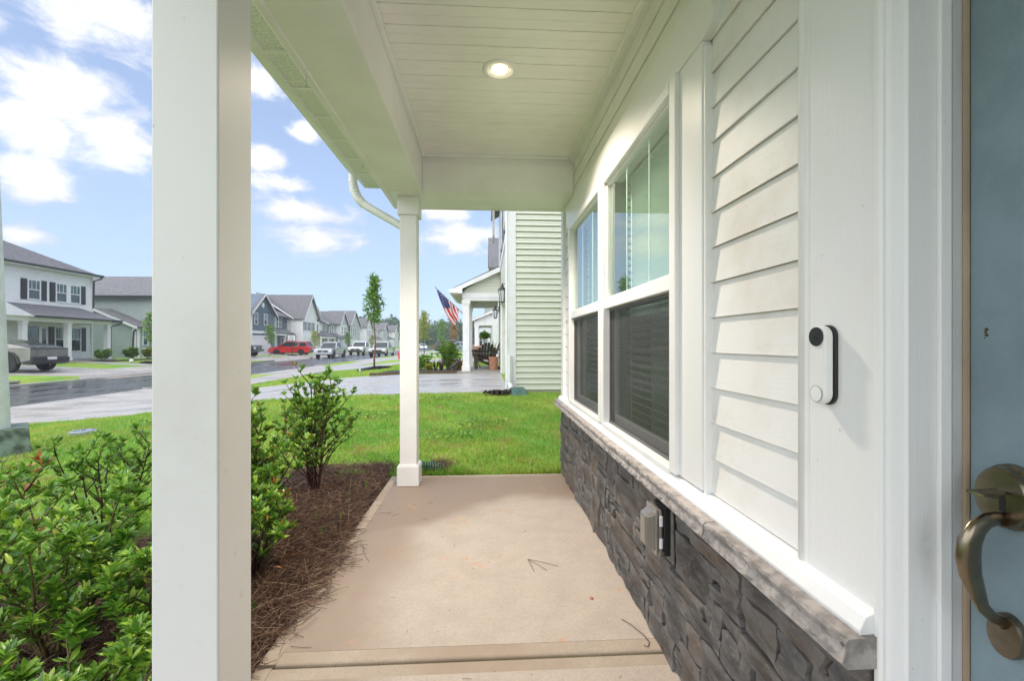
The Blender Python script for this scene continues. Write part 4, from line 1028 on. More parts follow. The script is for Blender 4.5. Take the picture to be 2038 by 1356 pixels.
# H3..: the row further down
h = thing('slate_blue_house', 'slate blue two storey house with white round vent and garage', 'house', (-30, 58, -.1))
box_house(h, -38, -28.5, 52.8, 65.2, 4.95, M_blue_far); box_house(h, -29, -27, 53.2, 58.9, 4.95, M_blue_far)
MB().prism([(52.9, 4.9), (58.9, 4.9), (55.7, 7.1)], 'x', -33, -27.0).build('gable_wall', M_blue_far, h)
gable_y(h, -38, -28.5, 7.35, 4.95, 52.8, 65.2, .4); gable_x(h, 52.95, 58.6, 7.0, 4.75, -33.5, -26.65, .3)
MB().lathe([(.0, .0), (.30, .0), (.30, .05), (.0, .05)], (-27, 55.75, 5.75), 'x', 20).build('gable_vent', M_vinyl, h)
for y in (54.1, 56.35): window(h, (-26.99, y, 3.32), .8, 1.4, 0, 0, M_shutg)
window(h, (-28.49, 60.3, 3.3), .7, 1.5, 0, 0); window(h, (-28.49, 62.7, 3.3), .75, 1.6, 0, 0); window(h, (-28.49, 63.5, 3.3), .75, 1.6, 0, 0)
garage_door(h, -26.98, 53.3, 57.5, -.25, 1.85); boxobj('garage_trim', M_vinyl, h, -27, -26.93, 57.5, 57.7, -.25, 2.05); boxobj('garage_trim', M_vinyl, h, -27, -26.93, 53.1, 57.5, 1.85, 2.05)
boxobj('belt_board', M_vinyl, h, -27, -26.9, 53.2, 58.9, 2.3, 2.6)
shed(h, -27.0, 2.35, -28.5, 3.0, 58.9, 65.0); boxobj('porch_beam', M_vinyl, h, -27.2, -27.0, 58.9, 65, 2.15, 2.4)
for y in (59.3, 62, 64.8): column(h, -27.15, y, -.2, 2.2, .2)
window(h, (-28.49, 62.3, .4), .75, 1.5, 0, 0); window(h, (-28.49, 64.2, .4), .75, 1.5, 0, 0)
corner(h, -27, 58.8, 0, 4.9); corner(h, -27, 53.2, 0, 4.9)
MB().tube([(-28.1, 65.1, 4.8), (-28.4, 65.2, 4.5), (-28.4, 65.2, 0)], .06, 5).build('downspout', M_wetdark, h)

h = thing('white_steep_gable_house', 'white house with a tall steep front gable and grey shutters', 'house', (-30, 68, -.1))
box_house(h, -38, -28, 66.2, 78.2, 4.9, M_wsid_far); box_house(h, -29, -26.5, 66.3, 71.6, 4.9, M_wsid_far); box_house(h, -28.5, -27, 71.6, 74.2, 4.9, M_wsid_far)
MB().prism([(66.3, 4.88), (72.2, 4.88), (69.2, 8.2)], 'x', -33, -26.5).build('gable_wall', M_wsid_far, h)
gable_y(h, -38, -28, 8.3, 4.9, 66.2, 78.2, .4); gable_x(h, 66.3, 72.1, 8.3, 4.9, -33.2, -26.1, .3)
gable_x(h, 70.2, 74.4, 6.9, 4.7, -33.2, -26.6, .2)
MB().prism([(70.4, 4.8), (74.2, 4.8), (72.3, 6.7)], 'x', -33, -27).build('gable_wall', M_wsid_far, h)
boxobj('gable_vent', M_vinyl, h, -26.5, -26.44, 69.0, 69.4, 6.3, 7.1)
for y in (67.1, 68.6, 70.1): window(h, (-26.49, y, 2.98), .62, 1.3, 0, 0, M_shutg, 'lr', .25)
for y in (72.4, 73.2): window(h, (-26.99, y, 2.9), .6, 1.3, 0, 0, M_shutg, 'l', .22)
garage_door(h, -26.48, 66.6, 71.2, -.3, 1.85); boxobj('garage_trim', M_vinyl, h, -26.5, -26.44, 66.4, 71.5, 1.85, 2.1)
shed(h, -25.8, 2.15, -28.0, 3.1, 71.6, 78.5); boxobj('porch_beam', M_vinyl, h, -26, -25.8, 71.6, 78.4, 1.9, 2.2)
for y in (71.9, 75, 78.2): column(h, -25.95, y, -.3, 2.0, .2)
window(h, (-27.99, 76, .3), .8, 1.5, 0, 0, M_shutg)
corner(h, -26.5, 66.3, -.2, 4.9); corner(h, -26.5, 71.5, -.2, 4.9)

h = thing('pale_grey_gabled_house', 'pale grey house with two small front gables and black gutters', 'house', (-30, 84, -.1))
box_house(h, -37, -27.6, 79.6, 94.5, 4.65, M_lgray_far)
MB().prism([(-37, 4.6), (-27.6, 4.6), (-32.3, 7.3)], 'y', 79.6, 94.5).build('gable_wall', M_wsid_far, h)
gable_y(h, -37, -27.6, 7.2, 4.65, 79.6, 96, .4)
for y0, y1, zr in ((83.6, 88.0, 7.0), (89.5, 96.5, 7.6)):
    MB().prism([(y0, 4.6), (y1, 4.6), ((y0+y1)/2, zr-.15)], 'x', -32, -26.8).build('gable_wall', M_lgray_far, h); gable_x(h, y0, y1, zr, 4.7, -32, -26.5, .2)
box_house(h, -28, -26.8, 83.8, 88, 4.65, M_wsid_far); box_house(h, -28, -26.8, 89.6, 96.5, 4.65, M_lgray_far)
for x, y in ((-27.59, 80.9), (-27.59, 81.8), (-26.79, 84.8), (-26.79, 86.3), (-26.79, 87.1), (-26.79, 90.6), (-26.79, 92.0), (-26.79, 93.4)): window(h, (x, y, 2.85), .65, 1.35, 0, 0)
MB().tube([(-27.2, 79.5, 4.4), (-27.5, 79.5, 4.1), (-27.5, 79.5, -.2)], .08, 5).build('downspout', M_wetdark, h)
MB().tube([(-26.6, 88.6, 4.6), (-26.7, 88.6, -.2)], .12, 5).build('downspout', M_wetdark, h)
shed(h, -25.9, 2.0, -27.6, 2.8, 80.5, 88.2); garage_door(h, -26.78, 90.3, 94.8, -.3, 1.9)
window(h, (-27.59, 82.5, .2), .8, 1.5, 0, 0, M_shut)
for y in (80.8, 84): column(h, -26.1, y, -.3, 2, .2)

def far_house(lab, y0, y1, mat, zr, ze, seed, xf=-27.2, name='distant_house'):
    h = thing(name, lab, 'house', (-31, (y0+y1)/2, -.1)); r_ = random.Random(seed)
    box_house(h, -37, xf, y0, y1, ze, mat); box_house(h, xf-.2, xf+1.2, y0+.6, y0+5.6, ze, mat)
    gable_y(h, -37, xf, zr, ze, y0, y1, .4)
    MB().prism([(y0+.6, ze-.05), (y0+5.6, ze-.05), (y0+3.1, zr-.5)], 'x', -33, xf+1.2).build('gable_wall', mat, h); gable_x(h, y0+.6, y0+5.6, zr-.35, ze, -33, xf+1.5, .2)
    MB().prism([(-37, ze-.05), (xf, ze-.05), ((xf-37)/2, zr-.1)], 'y', y0, y1).build('gable_wall', mat, h)
    for y in (y0+1.8, y0+3.1, y0+4.4): window(h, (xf+1.21, y, ze-1.9), .65, 1.3, 0, 0)
    for y in (y0+8, y0+9.2, y0+11): window(h, (xf+.01, y, ze-1.9), .7, 1.35, 0, 0)
    garage_door(h, xf+1.22, y0+.9, y0+5.3, -.3, 1.9); shed(h, xf+1.7, 2.1, xf, 2.8, y0+5.6, y1+.2)
    for y in (y0+6, y1): column(h, xf+1.5, y, -.3, 2.1, .22)
    return h
far_house('small looking white house past the pale grey one', 98, 111, M_wsid_far, 6.9, 4.6, 1)
far_house('far pale grey house with a white gable in the haze', 114, 127, M_lgray_far, 6.6, 4.5, 2)
far_house('farthest white house in the hazy row across the street', 130, 143, M_wsid_far, 6.6, 4.5, 3, -27.6)
h = thing('low_grey_roof_house', 'low white house with a broad plain grey roof down the street', 'house', (-37, 152, -.1))
box_house(h, -45, -30, 147, 158, 2.8, M_wsid_far); gable_y(h, -45, -30, 5.9, 2.8, 147, 158, .4); gable_x(h, 147, 158, 5.2, 2.8, -44, -29.5, .4)
for x in (-42, -38, -34): window(h, (x, 146.99, 1.0), 1.2, 1.3, R(-90), 0)
# street lamp
sl = thing('street_lamp', 'tall grey street lamp with a long curved arm', 'street lamp', (-9.3, 128, -.4))
MB().tube([(-9.3, 128, -.4), (-9.3, 128, 7.2)], [.12, .08], 8).build('pole', M_galv, sl)
MB().tube([(-9.3, 128, 7.1), (-9.5, 128, 7.9), (-10.4, 128, 8.5), (-12.2, 128, 8.8)], [.07, .06, .05, .045], 6).build('arm', M_galv, sl)
boxobj('lamp_head', M_galv, sl, -13.0, -12.1, 127.85, 128.15, 8.72, 8.86)
# near pole with bolted plate, in its green ground box
pl = thing('grey_pole', 'pale grey green tapered pole cut by the left edge of the view', 'pole', (-6.12, 5.75, -.2))
MB().tube([(-5.99, 5.70, -.25), (-6.10, 5.60, 7.6)], [.222, .14], 32).build('pole_shaft', M_pole, pl, smooth=True, auto=50)
pd = Vector((.72, -.69, 0)).normalized(); c = Vector((-5.99, 5.70, 0))+pd*.214; u = Vector((.69, .72, 0)).normalized()
ring = [(c+u*(.085*math.cos(a_))+Vector((0, 0, .22+(.12 if math.sin(a_) > 0 else 0)+.085*math.sin(a_)))) for a_ in [2*math.pi*k/24 for k in range(24)]]
MB().hull([p_+pd*.004 for p_ in ring], [p_-pd*.03 for p_ in ring]).build('access_plate', M_pole, pl)
for z in (.22, .34): MB().tube([c+pd*.002+Vector((0, 0, z)), c+pd*.014+Vector((0, 0, z))], .016, 10).build('bolt', M_galv, pl)
gb = thing('green_ground_box', 'weathered green square box around the foot of the grey pole', 'utility box', (-5.9, 5.6, -.2))
cx_, cy_ = -5.95, 5.80
A = [(cx_+.40*math.cos(R(90*k)), cy_+.40*math.sin(R(90*k)), -.3) for k in range(4)]; B = [(cx_+.365*math.cos(R(90*k)), cy_+.365*math.sin(R(90*k)), .13) for k in range(4)]
MB().hull(A, B).build('box_body', M_gbox, gb, bevel=.008, seg=2)

# ------------------------------------------------------------------ vehicles (local frame: +x is forward)
def arch_profile(pts, wheels, r, zb):
    """lower outline from rear to front with round wheel arches; pts = upper outline front->rear"""
    low = []
    for wx in sorted(wheels):
        n = 8
        low += [(wx-r*math.cos(math.pi*k/n), zb+max(0, r*.0)+(r*1.0)*math.sin(math.pi*k/n)*.98) for k in range(n+1)]
    return low
def wheel(root, x, y, r, rim, w_=.22, dark=False):
    s_ = 1 if y > 0 else -1
    o = MB().lathe([(r*.62, -w_/2), (r*.93, -w_/2), (r, -w_/2+.03), (r, w_/2-.03), (r*.93, w_/2), (r*.62, w_/2)], (x, y, r), 'y', 24).build('wheel', M_tire, root, smooth=True, auto=40)
    yo = y+s_*(w_/2-.03)
    MB().lathe([(.0, -.01), (r*.64, -.01), (r*.66, .01), (.0, .012)], (x, yo-s_*.03, r), 'y', 20).build('brake_shadow', M_black, o)
    sp = MB(); sp.lathe([(r*.58, 0), (r*.66, 0), (r*.66, .02), (r*.58, .02)], (x, yo-.01, r), 'y', 24); sp.lathe([(0, -.01), (r*.16, -.01), (r*.16, .015), (0, .02)], (x, yo, r), 'y', 10)
    for k in range(5):
        a_ = 2*math.pi*k/5+.3; sp.tube([(x+r*.1*math.cos(a_), yo, r+r*.1*math.sin(a_)), (x+r*.62*math.cos(a_), yo, r+r*.62*math.sin(a_))], [.045, .035], 5)
    sp.build('rim', rim, o)
def vehicle(name, label, cat, L_, W_, Hh, paint_, top, green, wheels, r, rim=None, beltz=.95, group=None, low=.32, bed=None, grille=None, black_low=False):
    """top: upper body outline (x,z) rear->front (below the glass); green: (x_bottom_rear, x_top_rear, x_top_front, x_bottom_front)"""
    rim = rim or M_rim
    root = thing(name, label, cat, (0, 0, 0), 0, group)
    prof = [(-L_/2, low+.12)]+top+[(L_/2, low+.1)]
    arches = []
    for wx in sorted(wheels, reverse=True):
        ra = r*1.16
        arches += [(wx+ra*math.cos(math.pi*k/8), low+(ra*1.02)*math.sin(math.pi*k/8)*((2*r-low)/(r*1.16)/1.0 if False else 1)*(1 if low > r*.5 else 1.15)) for k in range(9)]
    prof = prof+[(L_/2-.12, low)]+arches+[(-L_/2+.1, low)]
    body = MB().prism(prof, 'y', -W_/2, W_/2).build('body', paint_, root, bevel=.05, seg=3)
    fl = MB().box(-L_/2+.25, L_/2-.25, -W_/2+.18, W_/2-.18, low-.06, low+.25).build('underbody', M_black, root)
    xa, xb, xc_, xd = green; zr = Hh; wb, wt = W_/2-.03, W_/2-.20
    cabin = MB().hull([(xa, -wb, beltz), (xa, wb, beltz), (xd, wb, beltz), (xd, -wb, beltz)], [(xb, -wt, zr), (xb, wt, zr), (xc_, wt, zr), (xc_, -wt, zr)])
    cb = cabin.build('cabin', paint_, root, bevel=.05, seg=3)
    def P_(x, z):       # point of the slanting side
        t_ = (z-beltz)/(zr-beltz); return wb+(wt-wb)*t_
    z0, z1 = beltz+.03, zr-.09
    def xr(z): return xa+(xb-xa)*(z-beltz)/(zr-beltz)
    def xf(z): return xd+(xc_-xd)*(z-beltz)/(zr-beltz)
    n = 2 if xf(z0)-xr(z0) < 2.6 else 3
    xm = [xr(z1)+.10+(xf(z1)-.06-xr(z1)-.10)*k/n for k in range(n+1)]
    for s_ in (-1, 1):
        for k in range(n):
            a0 = xr(z0)+.12 if k == 0 else xm[k]+.04; a1 = xm[k]+.04 if k else xr(z1)+.14
            b0 = xf(z0)-.12 if k == n-1 else xm[k+1]-.04; b1 = xf(z1)-.10 if k == n-1 else xm[k+1]-.04
            q = [(a0, z0), (b0, z0), (b1, z1), (a1, z1)]
            MB().hull([(x, s_*(P_(x, z)+.012), z) for x, z in q], [(x, s_*(P_(x, z)-.02), z) for x, z in q]).build('side_window', M_cglass, cb)
    for nm, f_, d in (('windshield', xf, 1), ('rear_window', xr, -1)):
        q = [(z0, -1), (z0, 1), (z1, 1), (z1, -1)]
        MB().hull([(f_(z)+d*.014, s_*(P_(0, z)-.09), z) for z, s_ in q], [(f_(z)-d*.02, s_*(P_(0, z)-.09), z) for z, s_ in q]).build(nm, M_cglass, cb)
    for wx in wheels:
        for s_ in (-1, 1): wheel(root, wx, s_*(W_/2-.13), r, rim)
    # lights, bumper, mirrors, plate
    fz = top[-1][1]; zb_ = low+.12
    for s_ in (-1, 1):
        MB().box(L_/2-.22, L_/2+.012, s_*(W_/2-.40), s_*(W_/2-.03), fz-.24, fz-.06).build('headlight', M_lens, root, bevel=.03)
        MB().box(-L_/2-.012, -L_/2+.16, s_*(W_/2-.24), s_*(W_/2+.006), top[0][1]-.30, top[0][1]-.06).build('tail_light', M_tail, root, bevel=.02)
        MB().box(xd-.28, xd-.14, s_*(W_/2+.0), s_*(W_/2+.20), beltz+.02, beltz+.18).build('wing_mirror', paint_ if not black_low else M_black, root, bevel=.03)
        for k in range(1, n): MB().box(xm[k]-.16, xm[k]-.02, s_*(W_/2), s_*(W_/2+.02), beltz-.14, beltz-.11).build('door_handle', M_black, root)
    g_ = MB().box(L_/2-.04, L_/2+.016, -W_/2+.42, W_/2-.42, fz-.34, fz-.08).build('grille', M_black, root, bevel=.02)
    if grille: MB().box(L_/2, L_/2+.03, -.16, .16, fz-.26, fz-.16).build('badge', M_rim, g_, bevel=.02)
    MB().box(L_/2-.12, L_/2+.05, -W_/2+.04, W_/2-.04, low+.02, low+.24).build('front_bumper', M_black if black_low else paint_, root, bevel=.04)
    MB().box(-L_/2-.06, -L_/2+.12, -W_/2+.04, W_/2-.04, low+.06, low+.26).build('rear_bumper', M_black, root, bevel=.04)
    MB().box(-L_/2-.075, -L_/2-.05, -.22, .22, low+.34, low+.48).build('licence_plate', M_plate, root)
    return root
def put(o, x, y, z, rz): o.location = (x, y, z); o.rotation_euler = (0, 0, rz); return o

suv = vehicle('red_suv', 'bright red family SUV parked side on in the driveway of the blue house', 'car', 4.9, 1.83, 1.68, M_red,
    [(-2.40, .95), (-2.36, 1.05), (-.4, 1.05), (1.0, 1.04), (1.7, .99), (2.25, .88), (2.43, .72)], (-2.30, -1.95, .35, 1.25), (-1.42, 1.47), .36, M_rimd, 1.02, low=.28)
put(suv, -23.9, 56.5, -.30, R(180))
tr = vehicle('silver_pickup', 'silver crew cab pickup parked at the far kerb beside the red SUV', 'pickup truck', 5.4, 1.92, 1.84, M_silver,
    [(-2.68, 1.14), (-.9, 1.16), (-.88, 1.18), (1.1, 1.18), (1.5, 1.17), (2.45, 1.10), (2.66, .98)], (-.92, -.72, .38, 1.10), (-1.72, 1.78), .41, M_rim, 1.14, low=.46, grille=1)
MB().box(-2.6, -1.0, -.80, .80, 1.10, 1.20).build('cargo_bed', M_black, tr)
put(tr, -17.7, 52.2, -.56, R(-90))
tr2 = vehicle('white_pickup', 'white pickup truck with black grille further down the far kerb', 'pickup truck', 5.6, 2.0, 1.95, M_wht,
    [(-2.78, 1.20), (-.9, 1.22), (-.88, 1.24), (1.1, 1.24), (1.6, 1.24), (2.55, 1.16), (2.76, 1.02)], (-.92, -.72, .36, 1.12), (-1.80, 1.82), .42, M_rim, 1.20, low=.5, grille=1, black_low=True)
put(tr2, -17.9, 65, -.56, R(-90)); 
tr3 = vehicle('pale_pickup_black_bed', 'older pickup with pale bonnet, orange indicators and dark bed at the near kerb', 'pickup truck', 5.7, 2.0, 1.88, M_dsil,
    [(-.9, 1.16), (-.88, 1.18), (1.1, 1.18), (1.6, 1.18), (2.62, 1.10), (2.83, .98)], (-.92, -.74, .34, 1.12), (-1.85, 1.85), .40, M_rimd, 1.14, low=.48, black_low=True)
MB().box(-2.83, -.94, -.985, .985, .52, 1.18).build('cargo_bed', M_blk, tr3, bevel=.04)
for s_ in (-1, 1): MB().box(2.72, 2.86, s_*.62, s_*.98, .78, .88).build('indicator', M_amber, tr3, bevel=.01)
put(tr3, -12.9, 56.4, -.56, R(-90))
tr4 = vehicle('black_pickup', 'black pickup nose just showing behind the near porch post', 'pickup truck', 5.5, 1.98, 1.9, M_blk,
    [(-2.7, 1.18), (-.9, 1.2), (-.88, 1.22), (1.1, 1.22), (1.6, 1.22), (2.5, 1.14), (2.7, 1.0)], (-.92, -.72, .36, 1.12), (-1.78, 1.80), .42, M_rim, 1.18, low=.5, grille=1)
put(tr4, -25.7, 46.6, -.22, R(0))
s3 = vehicle('dark_suv', 'dark grey SUV with black roof parked behind the silver sedan', 'car', 5.0, 1.95, 1.78, M_blk,
    [(-2.46, 1.02), (-2.42, 1.12), (-.4, 1.12), (1.0, 1.10), (1.7, 1.07), (2.3, .95), (2.48, .80)], (-2.36, -2.1, .40, 1.2), (-1.48, 1.52), .38, M_rim, 1.10, low=.3)
put(s3, -4.3, 60, -.17, 0)
s4 = vehicle('blue_silver_sedan', 'blue silver sedan with red tail lamps in a neighbour driveway', 'car', 4.85, 1.85, 1.45, M_bsil,
    [(-2.38, .93), (-2.3, 1.0), (-1.6, 1.0), (1.0, .95), (1.6, .90), (2.25, .78), (2.40, .62)], (-1.75, -.95, .15, 1.1), (-1.42, 1.42), .33, M_rimd, .96, low=.24)
put(s4, -2.7, 57.3, -.12, 0)
s5 = vehicle('far_white_car', 'small white car far away on the street in the haze', 'car', 4.6, 1.85, 1.5, M_wht,
    [(-2.2, .9), (-2.1, 1.0), (-1.3, 1.0), (1.0, .95), (1.6, .90), (2.1, .80), (2.28, .62)], (-1.95, -1.2, .15, 1.05), (-1.35, 1.35), .32, M_rim, .95, low=.22)
put(s5, -17.2, 122, -.55, R(-75))
# the wedge-shaped steel pickup in the far left driveway
wp = thing('steel_wedge_pickup', 'angular bare steel pickup with sloping cover, parked tail to the street', 'pickup truck', (0, 0, 0))
hw = 1.0
side = [(-2.85, .62), (-2.85, 1.12), (-2.80, 1.22), (.35, 1.86), (2.75, 1.05), (2.84, .70)]
side_low = [(2.84, .55)]+[(1.85+.50*math.cos(math.pi*k/6), .48+.50*math.sin(math.pi*k/6)) for k in range(7)]+[(-1.80+.50*math.cos(math.pi*k/6), .48+.50*math.sin(math.pi*k/6)) for k in range(7)]+[(-2.80, .55)]
# body with tapered upper half
low_p = [(-2.85, .60), (-2.86, 1.20), (-1.2, 1.24), (1.3, 1.18), (2.80, .98), (2.86, .62)]+side_low[1:-1]
MB().prism(low_p, 'y', -hw, hw).build('body', M_steel, wp, bevel=.015)
up_ = [(-2.82, 1.205), (.35, 1.84), (2.74, .99), (1.3, 1.185), (-1.2, 1.245)]
MB().hull([(x, -hw+(.03 if z < 1.3 else .26), z) for x, z in up_], [(x, hw-(.03 if z < 1.3 else .26), z) for x, z in up_]).build('cabin', M_steel, wp)
MB().hull([(-2.80, -.86, 1.228), (-.75, -.76, 1.64), (-.75, .76, 1.64), (-2.80, .86, 1.228)], [(-2.80, -.86, 1.20), (-.75, -.76, 1.60), (-.75, .76, 1.60), (-2.80, .86, 1.20)]).build('bed_cover', M_blk, wp)
for s_ in (-1, 1):
    MB().hull([(-.6, s_*.985, 1.27), (.3, s_*.80, 1.76), (1.9, s_*.965, 1.22)], [(-.6, s_*.95, 1.27), (.3, s_*.76, 1.76), (1.9, s_*.93, 1.22)]).build('side_window', M_cglass, wp)
    for wx in (1.85, -1.80):
        wheel(wp, wx, s_*.92, .45, M_rimd, .27)
        MB().prism([(wx+.60*math.cos(math.pi*k/6), .45+.62*math.sin(math.pi*k/6)) for k in range(7)]+[(wx+.49*math.cos(math.pi*(6-k)/6), .45+.49*math.sin(math.pi*(6-k)/6)) for k in range(7)], 'y', s_*.98, s_*1.04).build('wheel_arch', M_black, wp)
MB().box(-2.875, -2.84, -.97, .97, 1.135, 1.175).build('light_bar', M_tail if False else M_black, wp)
MB().prism([(-2.95, .50), (-2.97, .72), (-2.80, .80), (-2.5, .80), (-2.5, .42), (-2.8, .38)], 'y', -.98, .98).build('rear_bumper', M_black, wp, bevel=.02)
MB().box(-2.985, -2.95, -.24, .24, .62, .76).build('licence_plate', M_plate, wp); MB().box(-2.86, -2.83, -.06, .06, .3, .42).build('hitch', M_black, wp)
put(wp, -25.15, 24.2, -.30, R(180))

# ------------------------------------------------------------------ foliage kit
LT = np.array([[0, 0, 0], [.25, .12, .035], [.25, 0, 0], [.25, -.12, .035], [.58, .185, .04], [.58, 0, -.015], [.58, -.185, .04], [.86, .095, -.01], [.86, 0, -.045], [.86, -.095, -.01], [1.04, 0, -.09]])
LF3 = [(0, 2, 1), (0, 3, 2), (1, 2, 5), (1, 5, 4), (2, 3, 6), (2, 6, 5), (4, 5, 8), (4, 8, 7), (5, 6, 9), (5, 9, 8), (7, 8, 10), (8, 9, 10)]
LS = np.array([[0, 0, 0], [.5, .26, .03], [1, 0, -.06], [.5, -.26, .03]]); LSF = [(0, 3, 1), (1, 3, 2)]
leaf_me = None
def dirrot(d, roll, n):
    """rotation whose x axis follows d (N,3); roll about it"""
    d = d/np.linalg.norm(d, axis=1, keepdims=True)
    up = np.tile([0, 0, 1.], (n, 1)); up[np.abs(d[:, 2]) > .97] = [1, 0, 0]
    y = np.cross(up, d); y /= np.linalg.norm(y, axis=1, keepdims=True); z = np.cross(d, y)
    c, s_ = np.cos(roll)[:, None], np.sin(roll)[:, None]
    y2 = y*c+z*s_; z2 = -y*s_+z*c
    return np.stack([d, y2, z2], -1)
def shrub(name, label, base, height, spread_, nst, leaf, seed, dens=1., parts=0, twig=M_twig, tips=0, lean=(0, 0), droop=0., cat='shrub', lm=None, lmo=None, berries=0, low=.12, group=None):
    g_ = random.Random(seed); r2 = np.random.default_rng(seed)
    root = thing(name, label, cat, base, 0, group); B = Vector(base)
    st = MB(); LP, LD, TIP = [], [], []
    def stem(p, d, L_, rad, depth):
        n = max(3, int(L_/.07)); pts = [p.copy()]; q = p.copy(); dd = d.copy()
        for i in range(n):
            dd = (dd+Vector((g_.uniform(-1, 1), g_.uniform(-1, 1), g_.uniform(-.4, .9)))*.10+Vector((0, 0, .03))).normalized()
            q = q+dd*(L_/n); pts.append(q.copy())
            t_ = (i+1)/n
            if (depth > 0 or t_ > .3) and q.z-B.z > low:
                m_ = int(dens*(1.9 if depth else 1.3)+g_.random()*1.3)
                for _ in range(m_):
                    a_ = g_.uniform(0, 6.283); side_ = Vector((math.cos(a_), math.sin(a_), g_.uniform(-.1, .75)))
                    LP.append(q+Vector((g_.uniform(-1, 1), g_.uniform(-1, 1), g_.uniform(-1, 1)))*.006); LD.append((side_+dd*.7).normalized()); TIP.append(0)
            if depth < 2 and t_ > (.15 if depth == 0 else .3) and g_.random() < (.95 if depth == 0 else .45):
                a_ = g_.uniform(0, 6.283); sd = (dd*.75+Vector((math.cos(a_), math.sin(a_), .1))*.75).normalized()
                stem(q.copy(), sd, L_*g_.uniform(.28, .52)*(1.2-t_*.7), rad*.55, depth+1)
        for _ in range(int(2.2*dens)+3):       # whorl at the tip
            a_ = g_.uniform(0, 6.283); LP.append(q.copy()); LD.append((dd*.9+Vector((math.cos(a_), math.sin(a_), .1))*.7).normalized()); TIP.append(1 if g_.random() < tips else 0)
        st.tube(pts, [rad*(1-.75*i/n) for i in range(n+1)], 5, cap=False)
    for k in range(nst):
        a_ = 6.283*k/nst+g_.uniform(-.4, .4); tilt = g_.uniform(.15, 1)*spread_/height
        d = Vector((math.cos(a_)*tilt+lean[0], math.sin(a_)*tilt+lean[1], 1)).normalized()
        stem(B+Vector((math.cos(a_)*.03, math.sin(a_)*.03, 0)), d, height*g_.uniform(.72, 1.0), .0055+height*.006, 0)
    st.build('stems', twig, root, smooth=True)
    LP_ = np.array([tuple(p) for p in LP]); LD_ = np.array([tuple(p) for p in LD]); T = np.array(TIP); n = len(LP_)
    LD_[:, 2] -= droop
    rot = dirrot(LD_, r2.uniform(-.6, .6, n), n); sc = leaf*r2.uniform(.6, 1.15, n)
    order = np.argsort(np.linalg.norm(LP_-np.array([0, 0, EYE]), axis=1)-sc*4)
    near = set(order[:parts].tolist()) if parts else set()
    rest = np.array([i for i in range(n) if i not in near and not T[i]], int); red = np.array([i for i in range(n) if i not in near and T[i]], int)
    tv, tf = (LT, LF3)
    if leaf*890/2/max(.5, np.linalg.norm(np.array(base[:2]))) < 7: tv, tf = LS, LSF
    s3_ = np.stack([sc, sc*1.0, sc], 1)
    mass('foliage', tv, tf, LP_[rest], rot[rest], s3_[rest], lm or M_leaf, root, smooth=len(tv) > 4)
    if len(red): mass('new_red_foliage', tv, tf, LP_[red], rot[red], s3_[red], M_redleaf, root)
    if near:
        mes = []
        for m_ in (M_leafo, M_redleaf):
            mm = MB(); mm.add([tuple(v) for v in LT], LF3); mes.append(mm.mesh('leaf', m_, smooth=True))
        for i in near:
            o = bpy.data.objects.new('leaf', mes[int(T[i])]); COL.objects.link(o); o.parent = root
            M4 = Matrix([list(rot[i][r_]*sc[i])+[0] for r_ in range(3)]+[[0, 0, 0, 1]]); M4.translation = Vector(LP_[i])-B
            o.matrix_local = M4
    if berries:
        c_ = r2.choice(n, berries); bp = []
        for i in c_:
            for _ in range(r2.integers(5, 12)): bp.append(LP_[i]+r2.normal(0, .014, 3))
        bp = np.array(bp); ico = bmesh.new(); bmesh.ops.create_icosphere(ico, subdivisions=1, radius=1)
        tv = np.array([v.co[:] for v in ico.verts]); tf = [[v.index for v in f.verts] for f in ico.faces]; ico.free()
        k = len(bp); mass('berry_clusters', tv, tf, bp, np.tile(np.eye(3), (k, 1, 1)), np.full((k, 3), .0042)*r2.uniform(.8, 1.2, (k, 1)), M_berry, root, smooth=True)
    return root
shrub('berry_shrub', 'broad glossy shrub with green berry clusters left of the near post', (-1.62, 1.78, -.06), .64, .60, 14, .045, 3, dens=3.0, parts=260, berries=46, droop=.1, low=.05)
shrub('berry_shrub', 'low glossy shrub in the bottom left corner of the bed', (-1.18, 1.30, -.06), .40, .42, 11, .045, 5, dens=3.0, parts=240, berries=10, droop=.15, low=.03)
shrub('tall_sparse_shrub', 'tall sparse shrub with red stems and orange tips at the left edge', (-2.20, 1.98, -.06), .62, .34, 7, .055, 8, dens=2.0, parts=120, twig=M_redtwig, tips=.5, low=.3)
shrub('leafy_shrub', 'bright green open shrub on the lawn side of the bed beyond the berries', (-2.28, 2.85, -.08), .66, .58, 9, .040, 11, dens=1.9, parts=120, twig=M_redtwig, low=.25)
shrub('leafy_shrub', 'shrub with reddish new tips half hidden right behind the near post', (-1.44, 2.62, -.06), .80, .52, 14, .044, 14, dens=3.0, parts=220, twig=M_redtwig, tips=.16, low=.10)
shrub('small_upright_shrub', 'small upright shrub with a bare dark base before the far post', (-1.36, 3.62, -.05), .90, .27, 10, .042, 29, dens=2.5, parts=200, twig=M_redtwig, tips=.05, low=.26)
shrub('berry_shrub', 'leafy glossy shrub just left of the foot of the near post', (-1.22, 1.80, -.06), .46, .38, 11, .045, 37, dens=3.0, parts=180, berries=14, droop=.1, low=.03)
shrub('leafy_shrub', 'low leafy skirt shrub spilling over the straw right of the near post', (-1.20, 2.28, -.06), .42, .34, 10, .043, 52, dens=2.6, parts=160, twig=M_redtwig, tips=.1, low=.05)
shrub('filler_shrub', 'dense low green shrub between the berry shrub and the lawn', (-2.75, 2.0, -.08), .32, .45, 11, .044, 33, dens=3.0, low=.06)

